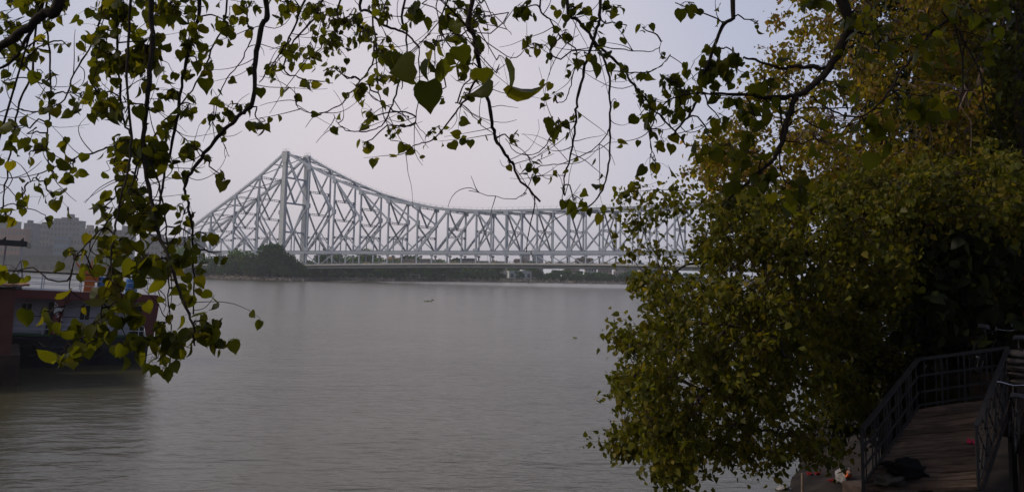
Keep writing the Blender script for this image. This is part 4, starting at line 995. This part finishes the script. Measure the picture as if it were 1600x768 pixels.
# ------------------------------------------------------------------ overhanging boughs in the foreground
def overhang(name, label, trunk_world, limbs, clumps, base):
    root = thing(name, label, 'tree', base); inv = Vector(base)
    m_ = MB(); tr = catmull([Vector(p) for p in trunk_world], 6); m_.tube([q - inv for q in tr], [.34 * (1 - .8 * i / (len(tr) - 1)) for i in range(len(tr))], M['bark'], 10); m_.build('trunk', root, True)
    LB = []
    for pts, w0, w1 in limbs:
        D0 = pts[0][2]; wp = [P(*p) for p in pts]
        head = []
        if pts[0][1] <= 2 or pts[0][0] <= 2 or len(pts[0]) > 3:        # leaves the frame: carry on up to the bough overhead
            a = wp[0]; t_ = min(tr[len(tr) // 3:], key=lambda q: (q - a).length + max(0, a.z - q.z) * 2)
            head = [t_, t_.lerp(a, .35) + Vector((0, 0, .3)), t_.lerp(a, .7) + Vector((0, 0, .25))]
        cps = head + wp
        pts_s = catmull(cps, 6)
        # slight knobbly wobble
        pts_s = [p + Vector((rnd.gauss(0, 1), rnd.gauss(0, 1), rnd.gauss(0, 1))) * .0035 * D0 / 5 for p in pts_s]
        n_ = len(pts_s); nh = len(head) * 6
        r0 = w0 / 2 * D0 / F; r1 = w1 / 2 * pts[-1][2] / F
        rad = [(r0 * 1.5 if i < nh else r0 + (r1 - r0) * (i - nh) / max(1, n_ - nh - 1)) * rnd.uniform(.88, 1.16) for i in range(n_)]
        bm_ = MB(); bm_.tube([q - inv for q in pts_s], rad, M['bark'], 7)
        LB.append([pts_s, nh, bm_, [], []])
        # free side twigs, curling
        vis = pts_s[nh:]
        for k in range(0 if pts[0][1] > 250 else max(1, int(len(vis) * .25))):
            p = rnd.choice(vis); ln = rnd.uniform(.12, .5) * D0 / 5; d = Vector((rnd.gauss(0, 1), rnd.gauss(0, .5), rnd.gauss(-.3, .7))).normalized()
            q = [p]; cv = Vector((rnd.gauss(0, 1), 0, rnd.gauss(0, 1))) * .35
            for s_ in range(5): q.append(q[-1] + d * ln / 5); d = (d + cv * .75 + Vector((rnd.gauss(0, .12), rnd.gauss(0, .12), rnd.gauss(.05, .12)))).normalized()
            bm_.tube([x_ - inv for x_ in catmull(q, 2)], [.0035 * D0 / 5 * (1 - .6 * i / 10) for i in range(11)], M['twig'], 4, False)
            if rnd.random() < .45:
                for s_ in range(rnd.randint(1, 4)):
                    a = rnd.choice(q[1:]); LB[-1][3].append(tuple(a - inv + Vector((rnd.gauss(0, .02), rnd.gauss(0, .02), -.01)))); LB[-1][4].append(rnd.uniform(9, 18) * D0 / F)
    for (cx, cy, rx, ry, n_, sz, D) in clumps:
        if sz < 40: sz *= .71; n_ = int(n_ * 1.7 + .5)
        else: sz *= .95
        c = P(cx, cy - ry * .6, D)
        best = None
        for L_ in LB:
            for q in L_[0][L_[1]:]:
                d = (q - c).length + max(0, c.z - q.z) * .3
                if best is None or d < best[0]: best = (d, L_, q)
        _, L_, q = best; bm_ = L_[2]
        tw = twig(bm_, q - inv, c - inv, .006 * D / 5, .0035 * D / 5, M['twig'], .22, 4, .06, 5) if (q - c).length > .03 else [q - inv, c - inv]
        # twiglets; leaves hang from them on short stalks
        ng = max(1, n_ // 5); sub = []
        for g_ in range(ng):
            e_ = P(cx + rnd.uniform(-1, 1) * rx * .9, cy + rnd.uniform(-1, .8) * ry, D + rnd.uniform(-.35, .35) * D / 5)
            sub.append(twig(bm_, tw[-1 - rnd.randint(0, 2)] if len(tw) > 3 else tw[-1], e_ - inv, .0035 * D / 5, .0018 * D / 5, M['twig'], .2, 4, .1, 4))
        for k in range(n_):
            t_ = rnd.choice(rnd.choice(sub)[1:]); s_ = sz * rnd.uniform(.6, 1.25) * D / F
            off = Vector((rnd.gauss(0, 1), rnd.gauss(0, 1), rnd.gauss(-.35, .7))) * s_ * .55
            a = t_ + off; bm_.tube([t_, t_.lerp(a, .5) + Vector((0, 0, .15 * s_)), a], .0012 * D / 5, M['twig'], 3, False)
            L_[3].append(tuple(a)); L_[4].append(s_)
    for L_ in LB:
        b_ = L_[2].build('branch', root, True)
        leaf_mesh('leaves', L_[3], L_[4], M['leaf_front'], True, .9, b_)
    # unseen crown added overhead to shade the spot; above the frame
    g = nrg; n_ = 9000; cx, cy, cz = tr[-1].x * .5, 1.0, 12.2
    v = g.normal(size=(n_, 3)) * np.array([4.2, 4.2, .9]); pts = v + np.array([cx, cy, cz]) - np.array(inv)
    pts = pts[(pts[:, 2] + inv.z > 10.6) & (pts[:, 1] + inv.y < 7)]
    leaf_mesh('crown', pts, g.uniform(.13, .22, len(pts)), M['leaf_front'], False, .6, root)
    return root
d5, d7 = 5.0, 7.0
LEFT = [
    ([(95, -4, 4.2), (70, 20, 4.2), (40, 45, 4.2), (0, 75, 4.3), (-40, 100, 4.4)], 15, 11),
    ([(70, -5, 4.6), (42, 60, 4.6), (18, 95, 4.6), (-20, 120, 4.6)], 6, 4),
    ([(236, -4, 4.6), (238, 60, 4.6), (232, 130, 4.6), (226, 200, 4.6), (224, 245, 4.5), (236, 310, 4.4), (246, 360, 4.3), (262, 400, 4.2), (280, 455, 4.1), (300, 505, 4.0), (303, 540, 4)], 9, 3),
    ([(312, -4, 5), (303, 50, 5), (288, 110, 5), (275, 190, 5), (262, 250, 5), (252, 300, 5), (245, 340, 5)], 6, 3),
    ([(415, -4, 4.8), (410, 40, 4.8), (398, 100, 4.8), (395, 158, 4.8), (372, 182, 4.8), (340, 215, 4.8), (310, 252, 4.8), (290, 288, 4.8), (292, 310, 4.8), (300, 370, 4.8), (303, 440, 4.8), (301, 490, 4.8)], 9, 2),
    ([(74, -4, 5), (78, 80, 5), (78, 160, 5), (73, 225, 5), (75, 262, 5)], 3, 2),
    ([(62, -4, 5.4), (50, 110, 5.4), (30, 160, 5.4), (20, 215, 5.4), (8, 290, 5.4), (2, 340, 5.4)], 3.5, 2),
    ([(186, -4, 5), (184, 80, 5), (192, 180, 5), (205, 215, 4.9), (180, 228, 4.9), (140, 240, 4.9), (105, 252, 4.9), (66, 270, 4.9), (45, 285, 4.9)], 4, 1.6),
    ([(205, -4, 4.6), (198, 120, 4.5), (205, 230, 4.3), (191, 300, 4.2), (183, 340, 4.2), (176, 378, 4.1), (170, 430, 4.1), (156, 490, 4.0), (150, 530, 4)], 4, 2),
    ([(222, 235, 4.5), (205, 290, 4.4), (187, 323, 4.3), (148, 370, 4.2), (117, 405, 4.2), (107, 456, 4.2), (95, 492, 4.2)], 3, 1.4),
    ([(160, -4, 5.2), (150, 60, 5.2), (118, 110, 5.2), (100, 155, 5.2), (60, 175, 5.2), (20, 170, 5.2), (-10, 180, 5.2)], 3, 1.5),
    ([(355, -4, 5.4), (330, 80, 5.4), (300, 140, 5.4), (250, 200, 5.3), (215, 260, 5.2), (215, 330, 5.2), (225, 400, 5.2), (245, 450, 5.2)], 3, 1.5),
    ([(226, 230, 4.6), (252, 300, 4.5), (262, 380, 4.4), (262, 450, 4.3), (268, 520, 4.2), (266, 570, 4.2)], 3, 1.4),
    ([(395, 50, 5), (380, 90, 5), (350, 130, 5), (333, 180, 5), (345, 215, 5), (358, 245, 5)], 2, 1),
    ([(-20, 300, 5), (20, 318, 5), (60, 330, 5), (78, 345, 5)], 2, 1),
]
MID = [
    ([(566, -4, 6.5), (580, 20, 6.5), (600, 39, 6.5), (634, 53, 6.5), (655, 75, 6.4)], 5, 3),
    ([(634, -4, 5), (636, 50, 5), (634, 90, 5), (628, 140, 5)], 4, 1.6),
    ([(740, -4, 3.6), (741, 60, 3.6), (752, 110, 3.7), (765, 168, 3.8), (773, 211, 3.9), (790, 242, 3.9), (802, 258, 4), (815, 285, 4), (845, 315, 4)], 8, 3),
    ([(748, 117, 3.7), (732, 148, 3.8), (712, 176, 3.9), (681, 215, 4), (650, 227, 4), (627, 242, 4)], 4, 1.2),
    ([(585, 70, 6.5), (580, 101, 6.5), (556, 137, 6.5), (529, 164, 6.5), (494, 178, 6.5), (466, 168, 6.5), (464, 158, 6.5)], 3, 1),
    ([(590, -4, 6.6), (587, 70, 6.5), (591, 137, 6.5), (599, 176, 6.5), (611, 219, 6.5)], 3, 1.2),
    ([(632, 100, 5.5), (615, 156, 5.5), (603, 187, 5.5), (583, 203, 5.5), (548, 205, 5.5), (530, 195, 5.5), (522, 180, 5.5)], 3, 1),
    ([(710, 160, 4.5), (728, 168, 4.5), (752, 195, 4.5), (778, 213, 4.5)], 2, 1),
    ([(508, -4, 7), (490, 30, 7), (455, 70, 7), (445, 110, 7), (480, 125, 7), (520, 130, 7)], 4, 1.2),
    ([(480, -4, 6), (462, 40, 6), (440, 80, 6), (405, 130, 6)], 4, 1.5),
    ([(655, 75, 6), (655, 140, 6), (650, 190, 6), (672, 215, 6)], 2, 1),
    ([(700, -4, 5), (690, 50, 5), (720, 90, 5), (700, 110, 5)], 3, 1.5),
    ([(740, 50, 4), (800, 90, 4.2), (830, 70, 4.3), (860, 85, 4.4)], 1.8, 1),
    ([(735, -4, 5), (770, 20, 5), (800, 55, 5)], 2, 1),
    ([(533, -4, 7), (530, 40, 7), (500, 75, 7), (470, 100, 7)], 3, 1.4),
]
RIGHT = [
    ([(884, -4, 5), (906, 35, 5), (933, 71, 5), (968, 102, 5), (990, 133, 5), (1021, 168, 5), (1048, 199, 5), (1074, 228, 5)], 6, 2),
    ([(938, -4, 5), (933, 44, 5), (915, 102, 5), (902, 155, 5), (900, 190, 5), (891, 248, 5), (882, 274, 5), (882, 305, 5)], 6, 2),
    ([(925, 60, 5), (950, 110, 5), (953, 177, 5), (953, 230, 5), (946, 283, 5), (926, 318, 5), (900, 330, 5)], 4, 2),
    ([(1145, -4, 4.6), (1127, 44, 4.6), (1105, 102, 4.6), (1090, 146, 4.6), (1079, 177, 4.6), (1048, 212, 4.6)], 7, 3),
    ([(1310, -10, 4.8), (1330, 31, 4.8), (1317, 66, 4.8), (1295, 106, 4.8), (1266, 137, 4.8), (1235, 150, 4.8), (1200, 153, 4.8), (1170, 148, 4.8), (1110, 146, 4.8)], 17, 4),
    ([(1244, 150, 4.8), (1231, 186, 4.8), (1222, 221, 4.8), (1209, 248, 4.8), (1185, 270, 4.8), (1150, 300, 4.8), (1128, 322, 4.8)], 10, 3),
    ([(1288, 106, 4.8), (1249, 104, 4.8), (1218, 106, 4.8), (1185, 95, 4.8), (1160, 90, 4.8)], 7, 3),
    ([(1483, -4, 5), (1483, 27, 5), (1457, 49, 5), (1434, 80, 5), (1412, 106, 5), (1386, 146, 5), (1350, 181, 5), (1310, 177, 5), (1266, 150, 5)], 5, 2.5),
    ([(1487, 22, 5), (1501, 80, 5), (1505, 133, 5), (1494, 177, 5)], 3, 2),
    ([(1495, 45, 5), (1527, 102, 5), (1540, 163, 5), (1550, 190, 5)], 3, 2),
    ([(1218, 150, 4.8), (1222, 200, 4.8), (1218, 250, 4.8), (1228, 290, 4.8)], 4, 2),
    ([(900, 190, 5), (870, 200, 5), (845, 235, 5), (810, 240, 5), (790, 215, 5)], 2, 1),
    ([(950, 110, 5), (1000, 115, 5), (1030, 105, 5), (1048, 85, 5)], 2, 1),
    ([(933, 71, 5), (975, 78, 5), (1020, 80, 5), (1035, 65, 5)], 2, 1),
    ([(845, -4, 5), (858, 30, 5), (878, 60, 5), (900, 80, 5), (895, 120, 5), (885, 155, 5), (870, 160, 5)], 3, 1.2),
    ([(1100, 146, 4.7), (1060, 150, 4.7), (1030, 170, 4.7), (1015, 215, 4.7), (1025, 250, 4.7)], 3, 1.2),
    ([(953, 200, 5), (930, 230, 5), (880, 255, 5), (840, 262, 5), (820, 300, 5), (795, 310, 5), (730, 297, 5)], 1.8, 1),
    ([(815, 285, 4), (836, 310, 4.1), (828, 350, 4.2), (822, 392, 4.2)], 2.5, 1.5),
    ([(1560, -4, 5.2), (1550, 60, 5.2), (1530, 90, 5.2), (1500, 130, 5.2)], 4, 2),
]
CL = [(30, 18, 40, 25, 22, 22, 4.6), (18, 60, 25, 35, 14, 24, 4.6), (86, 22, 12, 28, 9, 22, 4.6), (12, 95, 22, 25, 9, 20, 5), (45, 95, 18, 12, 7, 18, 5), (58, 128, 6, 8, 2, 34, 4.2), (78, 118, 4, 8, 1, 24, 5), (15, 130, 15, 8, 4, 16, 5),
      (190, 35, 55, 40, 42, 22, 5), (150, 70, 26, 40, 22, 22, 5), (262, 28, 60, 32, 40, 21, 5), (175, 110, 40, 40, 40, 22, 4.9), (235, 105, 45, 55, 42, 22, 5), (292, 90, 28, 40, 22, 21, 5), (150, 155, 22, 22, 12, 22, 4.8), (182, 172, 28, 18, 14, 28, 4.6), (125, 155, 18, 14, 5, 22, 5), (105, 75, 8, 6, 2, 20, 5), (268, 165, 36, 30, 12, 20, 5), (298, 172, 24, 16, 9, 22, 5), (320, 108, 10, 16, 5, 26, 5),
      (20, 208, 18, 16, 7, 24, 5), (42, 215, 6, 10, 2, 28, 5), (68, 236, 14, 10, 7, 20, 5), (85, 168, 14, 8, 4, 22, 5), (45, 245, 6, 6, 1, 22, 5), (352, 50, 18, 26, 9, 20, 5), (385, 18, 28, 18, 9, 20, 5), (365, 172, 20, 16, 8, 22, 4.9), (408, 196, 10, 8, 3, 26, 4.8),
      (190, 240, 26, 20, 18, 22, 4.8), (240, 250, 45, 26, 38, 24, 4.7), (178, 268, 24, 14, 12, 22, 4.8), (115, 270, 16, 10, 7, 24, 4.8), (90, 282, 5, 4, 1, 20, 5), (300, 245, 22, 30, 9, 22, 4.8), (352, 284, 10, 6, 3, 24, 4.8), (262, 215, 20, 18, 8, 20, 5), (325, 185, 12, 10, 4, 20, 5),
      (8, 342, 12, 10, 4, 22, 5), (80, 308, 22, 8, 6, 24, 4.9), (35, 314, 12, 6, 3, 22, 4.9), (200, 312, 28, 26, 24, 25, 4.6), (165, 338, 14, 22, 8, 24, 4.6), (225, 350, 40, 30, 28, 26, 4.5), (190, 398, 40, 26, 22, 26, 4.4), (218, 430, 22, 34, 14, 34, 4.1), (170, 460, 28, 32, 16, 28, 4.2), (68, 490, 10, 8, 2, 34, 4.1), (82, 500, 8, 10, 2, 28, 4.1), (100, 548, 12, 10, 4, 34, 4.0), (125, 560, 10, 16, 3, 34, 4.0), (148, 520, 22, 30, 12, 32, 4.0), (200, 495, 22, 32, 10, 36, 4.0), (215, 545, 18, 16, 8, 28, 4.1), (262, 545, 30, 24, 15, 24, 4.2), (265, 580, 14, 8, 6, 22, 4.2), (245, 515, 10, 14, 4, 26, 4.2), (278, 535, 16, 16, 7, 24, 4.2),
      (325, 515, 26, 20, 14, 28, 4.1), (345, 540, 10, 14, 4, 24, 4.1), (300, 458, 12, 12, 4, 28, 4.3), (303, 425, 8, 18, 4, 24, 4.4), (300, 375, 20, 12, 7, 24, 4.6), (346, 402, 4, 14, 2, 26, 4.7), (322, 372, 10, 8, 3, 22, 4.7), (283, 412, 16, 20, 6, 24, 4.4), (75, 350, 5, 6, 2, 20, 5), (290, 338, 16, 14, 6, 22, 4.7), (245, 420, 18, 18, 8, 26, 4.4), (20, 430, 20, 8, 4, 26, 4.5), (150, 415, 15, 12, 5, 22, 4.5), (122, 412, 10, 14, 4, 24, 4.4)]
CM_ = [(440, 16, 28, 22, 14, 20, 5.8), (490, 28, 36, 26, 26, 16, 7), (540, 48, 44, 32, 42, 15, 7), (450, 88, 18, 20, 9, 19, 6.2), (485, 92, 24, 20, 12, 16, 7), (428, 110, 20, 14, 8, 19, 6), (520, 80, 28, 24, 28, 14, 7), (575, 65, 30, 26, 20, 15, 7), (600, 18, 36, 16, 16, 17, 6), (598, 88, 18, 18, 9, 17, 6.4), (602, 125, 18, 12, 8, 19, 6.2), (560, 150, 18, 14, 11, 17, 6.2), (572, 190, 18, 12, 8, 18, 6), (566, 228, 12, 9, 4, 18, 6), (610, 210, 22, 8, 8, 12, 6), (530, 112, 10, 6, 5, 12, 6.5), (505, 115, 10, 6, 3, 12, 6.5),
       (648, 28, 32, 20, 10, 26, 5), (655, 75, 18, 16, 4, 40.5, 2.5), (628, 100, 8, 10, 2, 41, 2.6), (680, 108, 22, 12, 7, 40.5, 2.5), (700, 55, 26, 24, 10, 26, 4.2), (700, 20, 36, 18, 12, 24, 4.2), (776, 100, 18, 10, 3, 50, 2.3), (776, 118, 8, 6, 1, 44, 2.4), (748, 70, 12, 16, 4, 28, 3.6), (730, 110, 18, 12, 5, 24, 3.8), (740, 125, 14, 10, 4, 18, 4.5), (658, 138, 14, 8, 5, 18, 6), (672, 212, 24, 12, 9, 10, 6), (727, 150, 8, 8, 3, 18, 4.4), (685, 155, 4, 4, 1, 12, 5), (803, 218, 7, 6, 3, 16, 4), (630, 182, 8, 5, 3, 12, 5.5), (742, 24, 30, 16, 8, 24, 3.8)]
CR = [(832, 70, 5, 3, 2, 12, 4.4), (818, 14, 22, 12, 11, 18, 5), (866, 152, 14, 6, 5, 12, 5), (885, 58, 8, 12, 3, 26, 4.4), (900, 20, 22, 14, 10, 18, 5), (925, 44, 18, 16, 7, 18, 5), (948, 18, 20, 12, 8, 18, 5), (1003, 44, 8, 3, 2, 18, 5), (978, 42, 8, 5, 2, 18, 5), (940, 88, 10, 14, 3, 28, 4.5), (976, 114, 12, 8, 4, 24, 4.8), (916, 95, 8, 10, 3, 24, 4.8), (876, 205, 12, 10, 5, 22, 4.8), (862, 214, 8, 5, 3, 14, 5), (895, 185, 10, 4, 2, 12, 5), (898, 316, 22, 10, 8, 24, 4.6), (870, 205, 8, 10, 2, 22, 4.8), (1038, 90, 5, 3, 2, 14, 5), (1004, 150, 18, 8, 6, 15, 5), (1020, 168, 28, 12, 11, 17, 5), (1010, 190, 12, 14, 6, 20, 4.9), (1045, 130, 26, 12, 12, 18, 4.8), (1065, 152, 26, 16, 14, 22, 4.7), (1110, 120, 30, 20, 18, 24, 4.6), (1060, 190, 28, 16, 10, 20, 4.8), (1035, 215, 14, 12, 5, 22, 4.8), (1024, 255, 4, 5, 1, 28, 4.7), (1055, 8, 14, 6, 5, 24, 4.4), (1150, 98, 30, 20, 14, 24, 4.6), (1185, 40, 6, 4, 2, 18, 4.6), (1145, 164, 16, 14, 6, 26, 4.6), (1125, 195, 20, 14, 6, 22, 4.7), (1125, 240, 28, 22, 10, 26, 4.7), (1142, 300, 18, 16, 7, 26, 4.7), (1180, 200, 34, 26, 10, 28, 4.6), (1170, 250, 28, 24, 9, 28, 4.6), (1195, 130, 20, 14, 8, 24, 4.7),
      (1110, 90, 18, 10, 5, 22, 4.6), (1320, 150, 20, 12, 7, 28, 4.6), (1300, 232, 12, 12, 3, 34, 4.4), (1270, 12, 24, 10, 6, 24, 4.7), (1345, 30, 28, 20, 9, 26, 4.7), (1375, 60, 36, 30, 12, 28, 4.6), (1440, 75, 44, 34, 16, 30, 4.6), (1470, 155, 36, 34, 10, 32, 4.4), (1390, 222, 24, 18, 6, 32, 4.4), (1560, 80, 26, 26, 7, 30, 4.6), (1250, 310, 26, 20, 7, 28, 4.5), (1205, 290, 22, 20, 7, 26, 4.6), (1430, 180, 26, 20, 6, 30, 4.5), (1540, 30, 40, 24, 10, 28, 4.7), (1490, 20, 26, 20, 8, 28, 4.7), (1350, 200, 20, 14, 4, 32, 4.4)]
overhang('overhanging_tree', 'heart leaved tree whose long boughs hang down across the left of the view', [(-5.5, -3.5, 4.0), (-5.2, -3.2, 7), (-4.2, -1.5, 9.6), (-2.8, 1.5, 10.6), (-2.2, 4.5, 10.2)], LEFT, CL, (-5.5, -3.5, 4.0))
overhang('overhanging_tree', 'heart leaved tree with bare curling twigs dipping in from above the middle and right', [(4.5, -3.5, 4.0), (4.3, -3.2, 7), (3.4, -1.0, 9.8), (1.8, 2.4, 10.8), (.5, 5.5, 10.4)], MID + RIGHT, CM_ + CR, (4.5, -3.5, 4.0))
